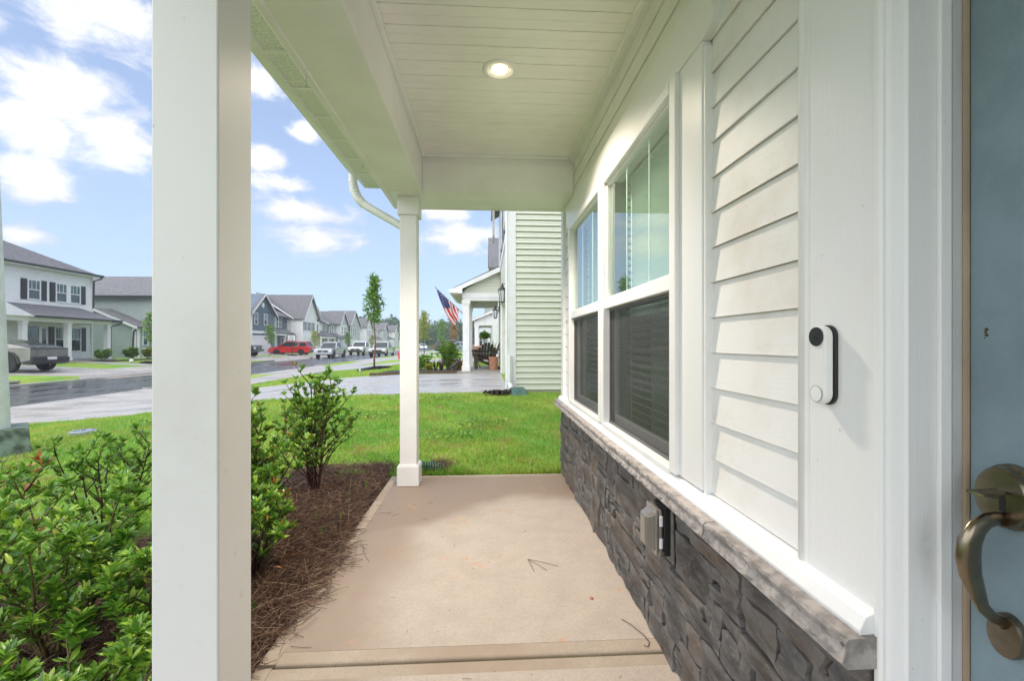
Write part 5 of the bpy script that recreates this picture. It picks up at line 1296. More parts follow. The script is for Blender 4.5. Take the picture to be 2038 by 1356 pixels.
# ------------------------------------------------------------------ bed of pine straw
def bedline(y): return -2.5+.35*math.sin(y*1.3)      # lawn edge of the bed
sheet('planting_bed', M_soil, -2.95, -.83, -1.0, 4.25, x0b=-1.75, x1b=-.83, zf=lambda x, y: h1(x, y)+.012+.02*mnoise.noise((x*3, y*3, 1)), nx_=16, ny_=30)
n = 30000
y = rng.uniform(.4, 4.30, n); lo_ = -2.95+1.2*np.clip((y+1)/5.25, 0, 1)
x = lo_+(rng.random(n)**.8)*(-.86-lo_); sp_ = rng.random(n) < .006; x[sp_] += rng.uniform(0, .30, sp_.sum())
z = H(x, y)+.02+rng.random(n)**2*.045; z = np.where(x > -.83, .004+rng.random(n)*.004, z)
ln = rng.uniform(.06, .17, n); ln[x > -.86] *= .5; yaw = rng.uniform(0, 6.283, n); pit = rng.normal(0, .28, n); pit[x > -.86] *= .05
z = z+np.abs(np.sin(pit))*ln*.3
NTm = np.array([[-.5, 0, 0], [-.5, .5, 1], [0, .0, .0], [0, .5, 1], [.5, 0, 0], [.5, .5, 1]]); 
tv = np.array([[-.5, -1, 0], [-.5, 1, 0], [-.5, 0, 1.6], [0, -1+2, 0], [0, 3, 0], [0, 2, 1.6], [.5, -1, 0], [.5, 1, 0], [.5, 0, 1.6]], float)
tf = [(0, 1, 4, 3), (1, 2, 5, 4), (2, 0, 3, 5), (3, 4, 7, 6), (4, 5, 8, 7), (5, 3, 6, 8)]
o = mass('pine_straw', tv, tf, np.stack([x, y, z], 1), rotm(yaw, pit, rng.uniform(0, 6.28, n)), np.stack([ln, np.full(n, .0010), np.full(n, .0010)], 1), M_straw)
tag(o, 'reddish brown pine straw mulch spread under the shrubs', 'mulch')
n = 900; y = rng.normal(2.25, .42, n); x = -.86+np.abs(rng.normal(0, .055, n))*np.exp(-((y-2.3)/.6)**2)*1.3
o = mass('pine_straw', tv, tf, np.stack([x, y, .004+rng.random(n)*.012], 1), rotm(rng.uniform(0, 6.28, n), rng.normal(0, .04, n), rng.uniform(0, 6, n)), np.stack([rng.uniform(.05, .14, n), np.full(n, .0010), np.full(n, .0010)], 1), M_straw)
tag(o, 'pine straw washed over the left edge of the slab', 'mulch')
# loose needles and crumbs on the slab
n = 26; x = rng.uniform(-.75, .6, n); y = rng.uniform(1.2, 3.8, n)
o = mass('loose_needles', tv, tf, np.stack([x, y, np.full(n, .003)], 1), rotm(rng.uniform(0, 6.28, n), np.zeros(n), rng.uniform(0, 6, n)), np.stack([rng.uniform(.01, .05, n), np.full(n, .0007), np.full(n, .0007)], 1), M_straw)
tag(o, 'stray dry needles lying on the concrete slab', 'pine needles')
tw = thing('fallen_needle_cluster', 'fallen cluster of long brown pine needles on the slab', 'pine needles', (.26, 2.32, .004))
for a_, l_ in ((-.5, .17), (-.95, .15), (-1.4, .13)): MB().tube([(.22, 2.38, .004), (.22+l_*.5*math.cos(a_), 2.38+l_*.5*math.sin(a_), .006), (.22+l_*math.cos(a_), 2.38+l_*math.sin(a_), .003)], .0011, 4).build('needle', M_bark, tw)
tw = thing('curled_twig', 'thin curled brown twig on the slab beside the stone wall', 'twig', (.62, 1.75, .004))
MB().tube([(.565, 1.84, .004), (.59, 1.80, .007), (.622, 1.73, .006), (.628, 1.69, .004), (.612, 1.665, .005), (.60, 1.675, .005)], .0016, 5).build('shoot', M_bark, tw)
tw = thing('clay_crumb', 'small orange clay crumb on the slab', 'clay crumb', (.475, 2.0, 0)); MB().lathe([(0, 0), (.009, .001), (.007, .007), (0, .010)], (.475, 2.0, .0), n=7).build('crumb', M_terra, tw)
# tiny sprouts and dropped leaves in the bed
SL = ('behind the others', 'second nearest the slab corner', 'in the middle of the straw', 'right beside the slab edge', 'closest to the far post', 'closest to the viewer')
for k, (x_, y_) in enumerate(((-1.02, 3.35), (-.98, 2.72), (-1.10, 2.95), (-.93, 2.92), (-.95, 3.6), (-.98, 1.95))):
    t = thing('seedling', 'bright green feathery seedling in the straw, '+SL[k], 'seedling', (x_, y_, -.03), group='seedlings in the pine straw')
    m = MB()
    for q in range(26):
        a_ = q*2.4; hh = .015+.075*q/26; d = .018*(1-q/40); m.add([(x_, y_, -.03+hh), (x_+math.cos(a_)*d, y_+math.sin(a_)*d, -.03+hh+.012), (x_+math.cos(a_+.2)*d*.7, y_+math.sin(a_+.2)*d*.7, -.03+hh+.016)], [(0, 1, 2)])
    m.tube([(x_, y_, -.03), (x_, y_, .06)], .002, 4); m.mesh
    m.build('sprig', M_leafo, t)
n = 40; x = rng.uniform(-1.9, -1.0, n); y = rng.uniform(2.3, 3.9, n)
o = mass('dropped_leaves', LT, LF3, np.stack([x, y, H(x, y)+.06], 1), rotm(rng.uniform(0, 6.28, n), rng.normal(0, .2, n), rng.normal(0, .3, n)), np.full((n, 3), .045), M_redleaf)
tag(o, 'fallen orange red leaves on the pine straw', 'fallen leaves')

# ------------------------------------------------------------------ grass
def grass(name, label, N_, region, hmin, hmax, wid, bend=.5):
    X, Y = region(N_); n = len(X)
    tv = np.array([[0, -.5, 0], [0, .5, 0], [.10, -.35, .55], [.10, .35, .55], [.42, 0, 1.0]]); 
    tf = [(0, 1, 3), (0, 3, 2), (2, 3, 4)]
    hh = rng.uniform(hmin, hmax, n)*(1+.38*np.sin(X*5.1+np.sin(Y*3.3)*1.5)*np.sin(Y*4.3+X*1.3)+.2*np.sin(X*13+Y*9))
    o = mass(name, tv, tf, np.stack([X, Y, H(X, Y)-.004], 1), rotm(rng.uniform(0, 6.283, n), rng.normal(.15, .35, n), rng.normal(0, .25, n)), np.stack([hh*bend*2, np.full(n, wid)*rng.uniform(.6, 1.3, n), hh], 1), M_blade)
    tag(o, label, 'grass'); return o
def lump(X, Y): return np.array([mnoise.noise((a*2.2, b*2.2, 3)) for a, b in zip(X[:1], Y[:1])])
def reg_near(N_):
    # density falls with distance so that blades keep a similar size in the picture
    r_ = 3.9+ (rng.random(N_)**1.3)*5.4; X = rng.uniform(-8.7, 2.2, N_); Y = r_
    m = (Y < 9.08) & ~((X > .62) & (Y < 4.0)) & ~((X > -.84) & (Y < 3.96)) & ~((X > -1.85) & (X < -.8) & (Y < 4.22)); return X[m], Y[m]
def reg_left(N_):
    X = rng.uniform(-8.7, -1.8, N_); Y = rng.uniform(1.3, 4.3, N_); lim = -2.95+1.2*np.clip((Y+1)/5.25, 0, 1)
    m = (X < lim+.03); return X[m], Y[m]
def reg_isl(N_):
    X = rng.uniform(-8.7, .4, N_); Y = rng.uniform(15.0, 24.5, N_); m = ~((X > -3.6) & (Y < 19.5)); return X[m], Y[m]
grass('lawn_grass', 'thick green and straw coloured grass of the lawn beyond the porch', 185000, reg_near, .028, .062, .0065)
grass('lawn_grass', 'green lawn grass between the shrub bed and the sidewalk', 70000, reg_left, .028, .06, .0065)
grass('island_grass', 'yellowish grass of the neighbour lawn strip with the young tree', 50000, reg_isl, .03, .06, .014)
grass('lawn_grass', 'longer tufts of grass creeping over the far edge of the slab', 5200, lambda N_: (rng.uniform(-1.3, .68, N_), 3.965+rng.random(N_)**2*.16), .04, .095, .006)
o = None
def weeds(N_):
    cx = rng.choice([-.5, -.05, -.9, -3.4, -4.3, -2.9, -5.2, -1.6], N_); cy = {-.5: 5.6, -.05: 6.2, -.9: 8.2, -3.4: 5.2, -4.3: 6.4, -2.9: 4.8, -5.2: 7.2, -1.6: 6.9}
    Y = np.array([cy[float(c)] for c in cx])+rng.normal(0, .16, N_); return cx+rng.normal(0, .22, N_), Y
Xw, Yw = weeds(1800); nW = len(Xw)
o = mass('lawn_weeds', LS, LSF, np.stack([Xw, Yw, H(Xw, Yw)+.045], 1), rotm(rng.uniform(0, 6.28, nW), rng.normal(-.4, .3, nW), rng.normal(0, .4, nW)), np.full((nW, 3), .045)*rng.uniform(.6, 1.3, (nW, 1)), M_leaf)
tag(o, 'broad leaved light green weeds scattered through the lawn', 'weeds')

# ------------------------------------------------------------------ trees
def tree(label, x, y, hgt, crown0, rad, seed, leafm=M_tleaf, n=1400, ls=.09, bark=M_rbark, trunk=.035, name='young_tree', tiltx=0, mulch=True, group=None, spire=0.):
    z0 = h1(x, y); g_ = random.Random(seed); r2 = np.random.default_rng(seed)
    root = thing(name, label, 'tree', (x, y, z0), 0, group)
    tp_ = [(x+tiltx*k/6+.03*math.sin(k*1.7+seed), y, z0+hgt*.97*k/8) for k in range(9)]
    MB().tube(tp_, [trunk*(1-.85*k/8) for k in range(9)], 8).build('trunk', bark, root, smooth=True)
    lb = MB(); pts = []
    nb = 26
    for k in range(nb):
        t_ = crown0+(1-crown0)*(k+.5)/nb; base = Vector(tp_[0]).lerp(Vector(tp_[8]), t_)
        s_ = (1-t_)/(1-crown0); prof = np.interp(s_, [0, .25, .45, .75, 1], [.18, .30, .62, 1, .72] if spire else [.22, .62, .95, 1, .6])*rad*(.55+.75*g_.random())
        a_ = k*2.4+g_.uniform(-.5, .5); d = Vector((math.cos(a_), math.sin(a_), .75)); e_ = base+d.normalized()*prof
        lb.tube([base, base.lerp(e_, .5)+Vector((0, 0, -.02)), e_], [trunk*.28, trunk*.18, trunk*.08], 4, cap=False)
        for q in range(int(n/nb)):
            u = g_.random()**.6; c_ = base.lerp(e_, u); pts.append((c_.x+g_.gauss(0, .07+.10*rad*.6), c_.y+g_.gauss(0, .07+.1*rad*.6), c_.z+g_.gauss(0, .09)))
    lb.build('limbs', bark, root)
    pts = np.array(pts); k = len(pts)
    mass('crown', LS*[1, 1.3, 1], LSF, pts, rotm(r2.uniform(0, 6.28, k), r2.normal(.2, .6, k), r2.normal(0, .6, k)), np.full((k, 3), ls)*r2.uniform(.6, 1.3, (k, 1)), leafm, root)
    if mulch:
        mt = thing('mulch_ring', 'dark mulch ring under the '+label.split(' with')[0], 'mulch', (x, y, z0))
        q = 900 if y < 40 else 250; a_ = r2.uniform(0, 6.28, q); rr = np.sqrt(r2.random(q))*.72
        X = x+np.cos(a_)*rr; Y = y+np.sin(a_)*rr; Z = H(X, Y)+.02+.10*(1-(rr/.75)**2)
        m_ = MB(); m_.lathe([(0, -.02), (.78, -.02), (.70, .03), (.4, .09), (0, .115)], (x, y, z0), n=20); m_.build('mound', M_mulch, mt, smooth=True)
        o = mass('wood_chips', np.array([[-.5, -.25, 0], [.5, -.25, 0], [.5, .25, .1], [-.5, .25, .1]]), [(0, 1, 2, 3)], np.stack([X, Y, Z], 1), rotm(r2.uniform(0, 6.28, q), r2.normal(0, .4, q), r2.normal(0, .4, q)), np.full((q, 3), .10)*r2.uniform(.5, 1.2, (q, 1)), M_mulch, mt)
    return root
tree('slender young tree with a ring of black mulch in the lawn strip', -5.08, 20.7, 4.35, .50, .50, 4, n=2600, ls=.11, spire=.45, trunk=.045)
tree('young yellow green tree beyond the second driveway', -5.0, 36.2, 3.8, .38, .62, 6, M_yleaf, 1500, .11, bark=M_bark)
tree('young green tree with a few bare side limbs, third in the row', -5.3, 53, 3.9, .34, .8, 9, M_tleaf, 700, .16, bark=M_bark, mulch=True)
tree('young orange tinged tree, fourth in the row along the lawns', -4.9, 68, 4.2, .3, .95, 10, M_oleaf, 900, .2, bark=M_bark, mulch=False)
tree('young green tree at the kerb before the grey green house', -24.0, 33.6, 3.6, .38, .75, 21, M_tleaf, 1100, .15, mulch=True)
tree('young bright green tree in front of the slate blue garage', -24, 51.2, 3.45, .38, .72, 22, M_tleaf, 1100, .15, mulch=False)
tree('young yellowish tree in front of the steep gabled house', -24, 64.2, 3.1, .35, .75, 23, M_yleaf, 700, .18, mulch=False)
tree('small green tree before the pale grey house', -24, 79, 3.3, .35, .7, 24, M_tleaf, 500, .2, mulch=False)
tree('small yellow green tree far down the opposite kerb', -24, 95.3, 3.0, .3, .8, 25, M_yleaf, 400, .25, mulch=False)
# wooded ridge far off
n = 230; cx = rng.uniform(-75, 45, n); cy = rng.uniform(165, 215, n)
P_, S_ = [], []
for k in range(n):
    R0 = rng.uniform(3.2, 5.5); hh = rng.uniform(7.5, 10.5)*(1.12 if cx[k] < -26 else 1); q = 240
    v = rng.normal(0, 1, (q, 3)); v /= np.linalg.norm(v, axis=1, keepdims=True); v *= rng.random((q, 1))**.3
    for _ in range(1): P_.append(np.stack([cx[k]+v[:, 0]*R0, cy[k]+v[:, 1]*R0, np.maximum(.5, hh*.55+v[:, 2]*hh*.47)], 1)); S_.append(np.full(q, rng.uniform(.9, 1.5)))
P_ = np.concatenate(P_); S_ = np.concatenate(S_); k = len(P_)
o = mass('distant_woods', LS*[1, 1.6, 1], LSF, P_, rotm(rng.uniform(0, 6.28, k), rng.normal(0, .7, k), rng.normal(0, .7, k)), np.stack([S_]*3, 1)*rng.uniform(.5, 1.2, (k, 1)), M_wood, rnd=np.repeat(rng.random(n), 240)*.8+.2*rng.random(k))
tag(o, 'hazy wooded ridge closing the view beyond the houses', 'woods')
wb_ = MB()
for k in range(60):
    a = -110+3.1*k; wb_.box(a, a+3.1, 222, 224, 0, 5.5+2.5*math.sin(k*1.3)+1.5*math.sin(k*.37))
o = wb_.build('woods_understory', M_wood); tag(o, 'dark understory of the hazy far woods', 'woods', kind='stuff')

# ------------------------------------------------------------------ neighbour's flower bed, porch things
sheet('flower_bed', M_mulch, -3.9, -1.0, 15.35, 17.6, nx_=8, ny_=6, zf=lambda x, y: h1(x, y)+.03)
ed = thing('bed_edging', 'dark timber edging along the neighbour flower bed', 'garden edging', (-2.4, 15.25, .1))
for k in range(6): MB().box(-3.9+.5*k, -3.41+.5*k, 15.2, 15.32, h1(-3.9+.5*k, 15.2)-.02, h1(-3.9+.5*k, 15.2)+.10).build('timber', M_bark, ed)
shrub('flower_bed_shrub', 'rounded green shrub on the left of the neighbour flower bed', (-2.30, 16.1, .05), .65, .42, 8, .09, 41, dens=1.5, low=.0)
shrub('flower_bed_shrub', 'low lime coloured plant at the front of the flower bed', (-1.98, 15.65, .08), .36, .26, 7, .08, 42, dens=1.5, low=.0, lm=M_yleaf)
shrub('flower_bed_shrub', 'largest bushy green shrub in the neighbour flower bed', (-1.36, 16.2, .1), 1.05, .50, 11, .075, 43, dens=1.7, low=.0)
shrub('flower_bed_shrub', 'orange tinged low plant beside the neighbour porch column', (-1.02, 15.9, .1), .42, .34, 8, .07, 44, dens=1.5, low=.0, lm=M_oleaf)
shrub('flower_bed_shrub', 'green shrub behind the lime coloured plant', (-2.75, 17.2, .05), .70, .40, 8, .09, 45, dens=1.4, low=.0)
shrub('far_bed_shrub', 'reddish shrub in the bed of the second driveway', (-2.6, 32.0, .1), .85, .6, 9, .14, 46, dens=1.5, low=.0, lm=M_oleaf)
def spiky(x, y, lab, h_=.55, m=M_bark, n=22, seed=1):
    t = thing('spiky_plant', lab, 'plant', (x, y, h1(x, y)), group='spiky plants in the flower bed'); g_ = random.Random(seed); mb = MB(); z0 = h1(x, y)
    for k in range(n):
        a_ = g_.uniform(0, 6.28); L_ = h_*g_.uniform(.6, 1); l2 = L_*g_.uniform(.2, .6); w_ = .014
        p = [Vector((x, y, z0+.0)), Vector((x+math.cos(a_)*l2*.5, y+math.sin(a_)*l2*.5, z0+L_*.7)), Vector((x+math.cos(a_)*l2, y+math.sin(a_)*l2, z0+L_*(.95 if k % 2 else .8)))]
        sd = Vector((-math.sin(a_), math.cos(a_), 0))*w_
        mb.add([p[0]-sd, p[0]+sd, p[1]+sd, p[1]-sd, p[2]], [(0, 1, 2, 3), (3, 2, 4)])
    mb.build('blades', m, t); return t
spiky(-1.78, 15.85, 'dark red spiky plant left of the bushy shrub', .55, M_redtwig, 30, 2); spiky(-1.56, 15.6, 'dark red spiky plant touching the bushy shrub', .6, M_redtwig, 26, 3)
# crow ornament
cr = thing('crow_ornament', 'black crow figure standing on the bed edging', 'garden ornament', (-1.08, 15.26, .20))
def skin(name, verts, edges, radii, mat, parent, root_i=0, sub=2):
    me = bpy.data.meshes.new(name); off = rootloc(parent); me.from_pydata([tuple(Vector(v)-off) for v in verts], edges, []); me.materials.append(mat)
    o = bpy.data.objects.new(name, me); COL.objects.link(o); o.parent = parent
    sk = o.modifiers.new('skin', 'SKIN'); 
    for i, r_ in enumerate(radii): me.skin_vertices[0].data[i].radius = r_ if hasattr(r_, '__len__') else (r_, r_)
    for i in range(len(verts)): me.skin_vertices[0].data[i].use_root = (i == root_i)
    s_ = o.modifiers.new('sub', 'SUBSURF'); s_.levels = sub; s_.render_levels = sub; sk.use_smooth_shade = True
    return o
X0, Y0, Z0 = -1.08, 15.26, .20
me_ = bpy.data.meshes.new('x'); 
bird = [(X0-.20, Y0, Z0+.09), (X0-.10, Y0, Z0+.14), (X0, Y0, Z0+.20), (X0+.08, Y0, Z0+.27), (X0+.12, Y0, Z0+.33), (X0+.17, Y0, Z0+.325), (X0+.23, Y0, Z0+.31)]
bo = skin('body', bird, [(0, 1), (1, 2), (2, 3), (3, 4), (4, 5), (5, 6)], [.018, .05, .075, .06, .042, .02, .005], M_black, cr, 2) if False else None
m = MB(); m.tube(bird, [.014, .045, .075, .062, .042, .022, .004], 10); m.build('body', M_black, cr, smooth=True)
m = MB(); m.tube([(X0-.02, Y0-.03, Z0+.16), (X0-.03, Y0-.03, Z0-.02)], .008, 5); m.tube([(X0+.01, Y0+.03, Z0+.16), (X0+.02, Y0+.03, Z0-.02)], .008, 5); m.build('legs', M_black, cr)
# adirondack chairs
def chair(label, x, y, z, rz):
    r_ = thing('adirondack_chair', label, 'chair', (0, 0, 0), 0, 'wooden chairs on the neighbour porch')
    for k in range(6):
        u = (k-2.5)*.105; hgt = .98-.02*(k-2.5)**2*1.6
        MB().hull([(-.20, u-.045, .30), (-.20, u+.045, .30), (-.50, u*1.15+.045, hgt), (-.50, u*1.15-.045, hgt)], [(-.225, u-.045, .29), (-.225, u+.045, .29), (-.525, u*1.15+.045, hgt-.01), (-.525, u*1.15-.045, hgt-.01)]).build('back_slat', M_chair, r_)
    for k in range(6):
        x0 = -.20+.105*k; z0 = .28+.028*k; MB().hull([(x0, -.28, z0), (x0+.09, -.28, z0+.024), (x0+.09, .28, z0+.024), (x0, .28, z0)], [(x0, -.28, z0+.02), (x0+.09, -.28, z0+.044), (x0+.09, .28, z0+.044), (x0, .28, z0+.02)]).build('seat_slat', M_chair, r_)
    for s_ in (-1, 1):
        MB().box(-.45, .50, s_*.40-.06, s_*.40+.06, .55, .575).build('arm', M_chair, r_, bevel=.01)
        MB().hull([(.30, s_*.33-.02, 0), (.41, s_*.33-.02, 0), (.41, s_*.33+.02, 0), (.30, s_*.33+.02, 0)], [(.34, s_*.33-.02, .55), (.45, s_*.33-.02, .55), (.45, s_*.33+.02, .55), (.34, s_*.33+.02, .55)]).build('leg', M_chair, r_)
        MB().hull([(-.60, s_*.29-.015, 0), (-.46, s_*.29-.015, 0), (-.46, s_*.29+.015, 0), (-.60, s_*.29+.015, 0)], [(.35, s_*.29-.015, .30), (.42, s_*.29-.015, .43), (.42, s_*.29+.015, .43), (.35, s_*.29+.015, .30)]).build('leg', M_chair, r_)
        MB().box(-.38, -.34, s_*.33-.02, s_*.33+.02, .30, .56).build('arm_support', M_chair, r_)
    MB().box(-.40, -.37, -.36, .36, .60, .66).build('back_rail', M_chair, r_)
    put(r_, x, y, z, rz); return r_
chair('dark wooden adirondack chair facing the street on the neighbour porch', -.02, 16.75, .205, R(180)); chair('second dark wooden chair turned away behind the first', -.05, 17.9, .205, R(100))
tp = thing('terracotta_planter', 'tall orange clay planter beside the neighbour chair', 'planter', (.26, 15.75, .2)); MB().lathe([(.0, 0), (.15, 0), (.17, .40), (.185, .41), (.185, .46), (.15, .46), (.14, .42), (0, .42)], (.26, 16.1, .205), n=20).build('pot', M_terra, tp, smooth=True, auto=40)
bp = thing('barrel_planter', 'brown half barrel planter on a stand by the porch column', 'planter', (-.38, 18.0, .2))
MB().lathe([(0, .42), (.13, .42), (.18, .70), (.165, .70), (.16, .66), (0, .66)], (-.42, 18.1, .2), n=16).build('barrel', M_bark, bp, smooth=True, auto=40)
for z in (.48, .64): MB().lathe([(.153 if z < .5 else .177, 0), (.158 if z < .5 else .182, .0), (.160 if z < .5 else .184, .02), (.155 if z < .5 else .178, .02)], (-.42, 18.1, z+.2), n=16).build('hoop', M_black, bp)
MB().tube([(-.42, 18.1, .2), (-.42, 18.1, .62)], .03, 6).build('stand', M_black, bp)
spk = thing('potted_spike_plant', 'green spiky leaves rising behind the wooden chairs', 'plant', (.22, 18.2, .2)); m = MB()
MB().lathe([(0, 0), (.12, 0), (.16, .3), (0, .3)], (.22, 18.2, .2), n=14).build('pot', M_terra, spk)
for k in range(16):
    a_ = k*2.4; L_ = .75; sd = Vector((-math.sin(a_), math.cos(a_), 0))*.022; p = [Vector((.22, 18.2, .5)), Vector((.22+.12*math.cos(a_), 18.2+.12*math.sin(a_), .5+L_*.6)), Vector((.22+.28*math.cos(a_), 18.2+.28*math.sin(a_), .5+L_*(.7+.2*(k % 3))))]
    m.add([p[0]-sd, p[0]+sd, p[1]+sd, p[1]-sd, p[2]], [(0, 1, 2, 3), (3, 2, 4)])
m.build('blades', M_leaf, spk)
fb = thing('hanging_fern', 'round hanging fern basket under the neighbour porch roof', 'hanging plant', (-.05, 18.0, 1.8))
MB().lathe([(0, -.10), (.10, -.08), (.14, .02), (0, .02)], (-.06, 18.2, 1.42), n=14).build('basket', M_bark, fb)
MB().tube([(-.06, 18.2, 1.5), (-.06, 18.2, 2.6)], .006, 4).build('hanger', M_vinyl, fb)
q = 500; d = rng.normal(0, 1, (q, 3)); d[:, 2] = np.abs(d[:, 2])*.6-.25
mass('fronds', LS, LSF, np.array([[-.06, 18.2, 1.44]])+d/np.linalg.norm(d, axis=1, keepdims=True)*rng.uniform(.05, .17, (q, 1)), dirrot(d, rng.uniform(-1, 1, q), q), np.full((q, 3), .10), M_leaf, fb)
MB().lathe([(0, -.03), (.03, 0), (0, .03)], (-.20, 18.05, 1.48), n=8).build('orange_bloom', M_oleaf, fb)
# flag
fl = thing('national_flag', 'red white and blue striped flag with stars on an angled pole', 'flag', (-.81, 15.3, 2.15))
ptip = Vector((-1.715, 15.15, 3.035)); pbase = Vector((-.80, 15.3, 2.17))
MB().tube([pbase, ptip], .014, 8).build('pole', M_galv, fl); MB().lathe([(0, -.03), (.03, 0), (0, .03)], ptip, n=8).build('finial', M_gold, fl)
MB().tube([pbase, pbase+Vector((-.08, 0, .077))], .03, 6).build('bracket', M_galv, fl)
def fpt(u, v):
    A = ptip.lerp(pbase, .03+.78*v)
    e0 = Vector((-1.10, 15.05, 1.72)); e1 = Vector((-.92, 15.2, 2.02))
    sag = Vector((-.05, 0, -.10))*math.sin(math.pi*u)*(1-v)
    Bp = e0.lerp(e1, v); r_ = A.lerp(Bp, u)+sag
    return r_+Vector((.03*math.sin(v*14+u*3), .07*math.sin(v*17+u*2.0), .02*math.sin(v*20)))*min(1, u*3+.1)
m = MB(); NU, NV = 20, 13*2
for j in range(NV+1):
    for i in range(NU+1): m.v.append(tuple(fpt(i/NU, j/NV)))
for j in range(NV):
    for i in range(NU):
        m.f.append((j*(NU+1)+i, j*(NU+1)+i+1, (j+1)*(NU+1)+i+1, (j+1)*(NU+1)+i)); st_ = j//2
        m.mi.append(2 if (i < 8 and st_ < 7) else (0 if st_ % 2 == 0 else 1))
banner = m.build('banner', [M_redcloth, M_whtcloth, M_bluecloth], fl, smooth=True)
sm = MB()
for rr in range(9):
    for cc in range(6 if rr % 2 == 0 else 5):
        u = .4*((cc+.5+(0 if rr % 2 == 0 else .5))/6.0); v = (7/13)*(rr+.6)/9.2; c0 = fpt(u, v); du = (fpt(u+.01, v)-c0).normalized(); dv = (fpt(u, v+.01)-c0).normalized(); nn = du.cross(dv)
        for s_ in (-1, 1): sm.add([c0+nn*.006*s_+(du*math.cos(a_)+dv*math.sin(a_))*(.017 if q % 2 == 0 else .007) for q, a_ in enumerate([2*math.pi*k/10 for k in range(10)])], [tuple(range(10))])
sm.build('stars', M_whtcloth, banner, kind='stuff')
# path lights, hydrant, hoop, lids, globe
for (x, y, lab) in ((-6.15, 13.9, 'leftmost of the three short white path lights along the lawn strip'), (-5.15, 14.95, 'middle path light of the three along the lawn strip'), (-4.2, 15.15, 'path light nearest the young tree with black mulch')):
    x, y = x, 15.08+(x+6.15)*.03; X = {0: 0}; 
    t = thing('path_light', lab, 'garden light', (x, y, h1(x, y)), group='small path lights by the driveway'); z = h1(x, y)
    MB().tube([(x, y, z), (x, y, z+.20)], .012, 6).build('stake', M_galv, t); MB().lathe([(.0, 0), (.028, 0), (.034, .05), (.04, .055), (0, .07)], (x, y, z+.20), n=12).build('lamp_head', M_lens, t)
hy = thing('fire_hydrant', 'red fire hydrant partly behind the far porch post', 'fire hydrant', (-8.15, 42.5, -.35)); z = h1(-8.15, 42.5)
MB().lathe([(0, 0), (.16, 0), (.16, .06), (.11, .08), (.11, .50), (.15, .52), (.15, .57), (.12, .60), (.09, .70), (.03, .76), (0, .78)], (-8.15, 42.5, z), n=16).build('barrel', M_hyd, hy, smooth=True, auto=40)
MB().lathe([(0, -.20), (.06, -.20), (.06, .20), (0, .20)], (-8.15, 42.5, z+.42), 'x', 12).build('side_outlet', M_hyd, hy); MB().lathe([(0, -.19), (.08, -.19), (.08, 0), (0, 0)], (-8.15, 42.5, z+.40), 'y', 12).build('front_outlet', M_hyd, hy)
bh = thing('basketball_hoop', 'portable basketball hoop with clear board beside the red SUV', 'basketball hoop', (-22.9, 54.2, -.4)); z = h1(-22.9, 54.2)
MB().tube([(-22.9, 54.2, z), (-22.9, 54.2, z+2.05)], .05, 8).build('pole', M_black, bh); boxobj('base', M_black, bh, -23.3, -22.5, 53.9, 54.8, z, z+.15, bevel=.04)
bb = MB()
x0, x1, z0, z1, yb = -23.35, -22.40, z+1.75, z+2.45, 53.98
boxobj('backboard', M_lens, bh, x0, x1, yb, yb+.03, z0, z1)
bb.box(x0-.03, x1+.03, yb-.02, yb+.05, z0-.03, z0+.02).box(x0-.03, x1+.03, yb-.02, yb+.05, z1-.02, z1+.03).box(x0-.03, x0+.02, yb-.02, yb+.05, z0, z1).box(x1-.02, x1+.03, yb-.02, yb+.05, z0, z1).box(-23.08, -22.68, yb-.015, yb, z0+.10, z0+.13).box(-23.08, -22.68, yb-.015, yb, z0+.40, z0+.43).box(-23.08, -23.05, yb-.015, yb, z0+.1, z0+.4).box(-22.71, -22.68, yb-.015, yb, z0+.1, z0+.4)
bb.build('board_frame', M_black, bh); MB().tube([(-22.9+.22*math.cos(a_), yb-.25+.22*math.sin(a_), z0+.12) for a_ in [2*math.pi*k/16 for k in range(17)]], .012, 5).build('rim', M_terra, bh)
for (x, y, s_, lab) in ((-5.9, 6.9, .16, 'pale water meter lid set in the grass near the grey pole'), (-8.1, 22.3, .28, 'flat green valve lid in the lawn strip')):
    t = thing('meter_lid', lab, 'meter lid', (x, y, h1(x, y))); MB().lathe([(0, 0), (s_, 0), (s_, .05), (s_*.9, .06), (0, .06)], (x, y, h1(x, y)), n=18).build('lid', M_bsil if s_ < .2 else M_gbox, t)
t = thing('white_globe', 'small white garden globe on the far lawn', 'garden ornament', (-25.6, 30.4, -.1)); z = h1(-24.9, 32.0)
MB().lathe([(.01, 0)]+[(.14*math.sin(math.pi*k/10), .14-.14*math.cos(math.pi*k/10)) for k in range(1, 10)]+[(.01, .28)], (-24.9, 32.9, z), n=16).build('globe', M_lens, t, smooth=True)
for k, (x, y, h_, m_, lab) in enumerate(((-27.0, 33.2, .75, M_tleaf, 'spreading green bush left of the end column of the white house'), (-26.9, 35.6, .80, M_tleaf, 'full green bush right under the end column of the white house'), (-26.9, 37.2, .75, M_yleaf, 'yellow green bush right of the other bushes by the white house'))):
    shrub('foundation_shrub', lab, (x, y, h1(x, y)), h_, .75, 9, .17, 60+k, dens=1.3, low=.0, lm=m_)
sheet('flower_bed', M_soil, -27.4, -26.2, 32.6, 39, off=.02, nx_=2, ny_=4)
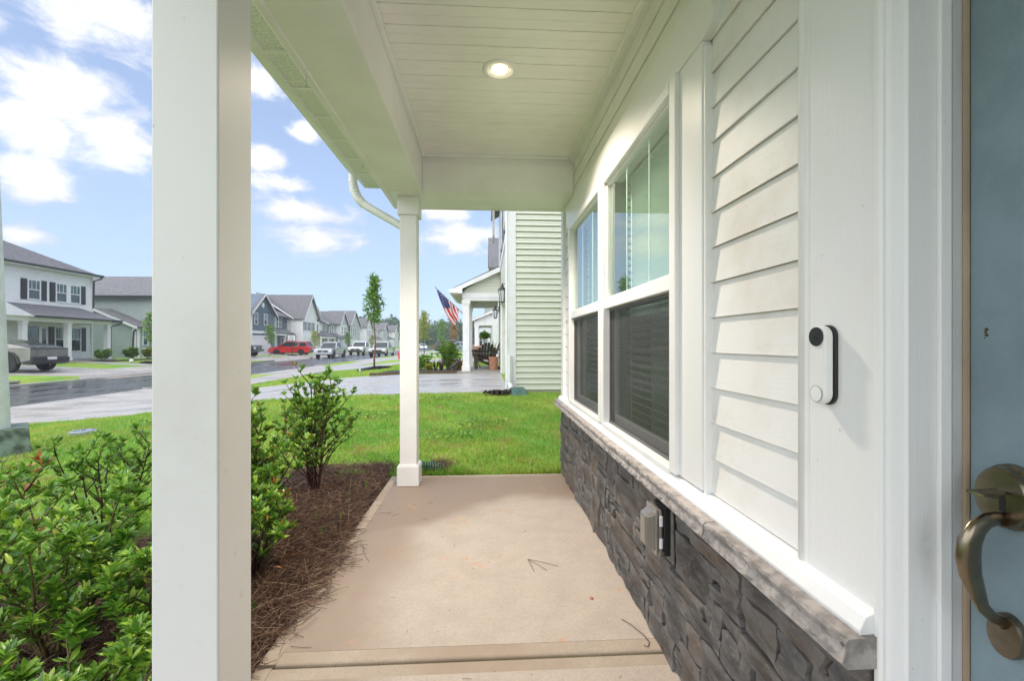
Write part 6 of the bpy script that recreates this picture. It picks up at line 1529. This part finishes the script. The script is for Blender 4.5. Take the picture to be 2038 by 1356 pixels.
# second drain box and mulch by the green wall, corrugated pipe by our far post
dm = thing('drain_box', 'flared green drain box on the grass by the green siding', 'drain', (.55, 8.8, .1)); z = h1(.5, 8.6)
MB().hull([(.45, 8.45, z), (.80, 8.45, z), (.80, 8.85, z), (.45, 8.85, z)], [(.52, 8.55, z+.14), (.73, 8.55, z+.14), (.73, 8.85, z+.14), (.52, 8.85, z+.14)]).build('box_body', M_gplast, dm, bevel=.01)
MB().tube([(.47, 8.98, .9), (.47, 8.98, .35), (.50, 8.85, .26)], .045, 4).build('downspout_shoe', M_vinyl, dm)
q = 500; X = rng.normal(.25, .13, q); Y = rng.normal(8.75, .12, q)
o = mass('mulch_pile', np.array([[-.5, -.3, 0], [.5, -.3, .05], [.5, .3, .1], [-.5, .3, .1]]), [(0, 1, 2, 3)], np.stack([X, Y, H(X, Y)+.02+.05*rng.random(q)], 1), rotm(rng.uniform(0, 6.28, q), rng.normal(0, .5, q), rng.normal(0, .5, q)), np.full((q, 3), .05), M_soil)
tag(o, 'small heap of dark wood chips by the green siding corner', 'mulch')
cp = thing('corrugated_drain_pipe', 'green corrugated drain pipe at the foot of the far post', 'drain', (-.5, 3.95, 0))
cm = MB()
for k in range(10): cm.tube([(-.60+.022*k, 4.02+.006*k, .06-.004*k), (-.60+.022*k+.012, 4.02+.006*k+.003, .06-.004*k)], .052, 12)
cm.build('pipe', M_gplast, cp)
q = 400; X = rng.normal(-.42, .06, q); Y = rng.normal(4.12, .05, q)
o = mass('straw_tuft', tv, tf, np.stack([X, Y, np.full(q, .03)+rng.random(q)*.05], 1), rotm(rng.uniform(0, 6.28, q), rng.normal(0, .4, q), np.zeros(q)), np.stack([rng.uniform(.05, .10, q), np.full(q, .001), np.full(q, .001)], 1), M_straw)
tag(o, 'tuft of red brown pine straw beside the far post', 'mulch')

# ------------------------------------------------------------------ haze: one closed box of damp air
hz = MB().box(-420, 420, -420, 520, -3, 18).build('haze', [])
m = bpy.data.materials.new('damp_air'); m.use_nodes = True; t = NT(m.node_tree); t.n.remove(t.n['Principled BSDF'])
pv = t.node('ShaderNodeVolumePrincipled'); pv.inputs['Color'].default_value = (.88, .94, 1, 1); pv.inputs['Density'].default_value = .0011; pv.inputs['Anisotropy'].default_value = .2
t.l.new(pv.outputs[0], t.n['Material Output'].inputs['Volume']); hz.data.materials.append(m)
tag(hz, 'thin damp haze in the air', 'haze', kind='stuff')
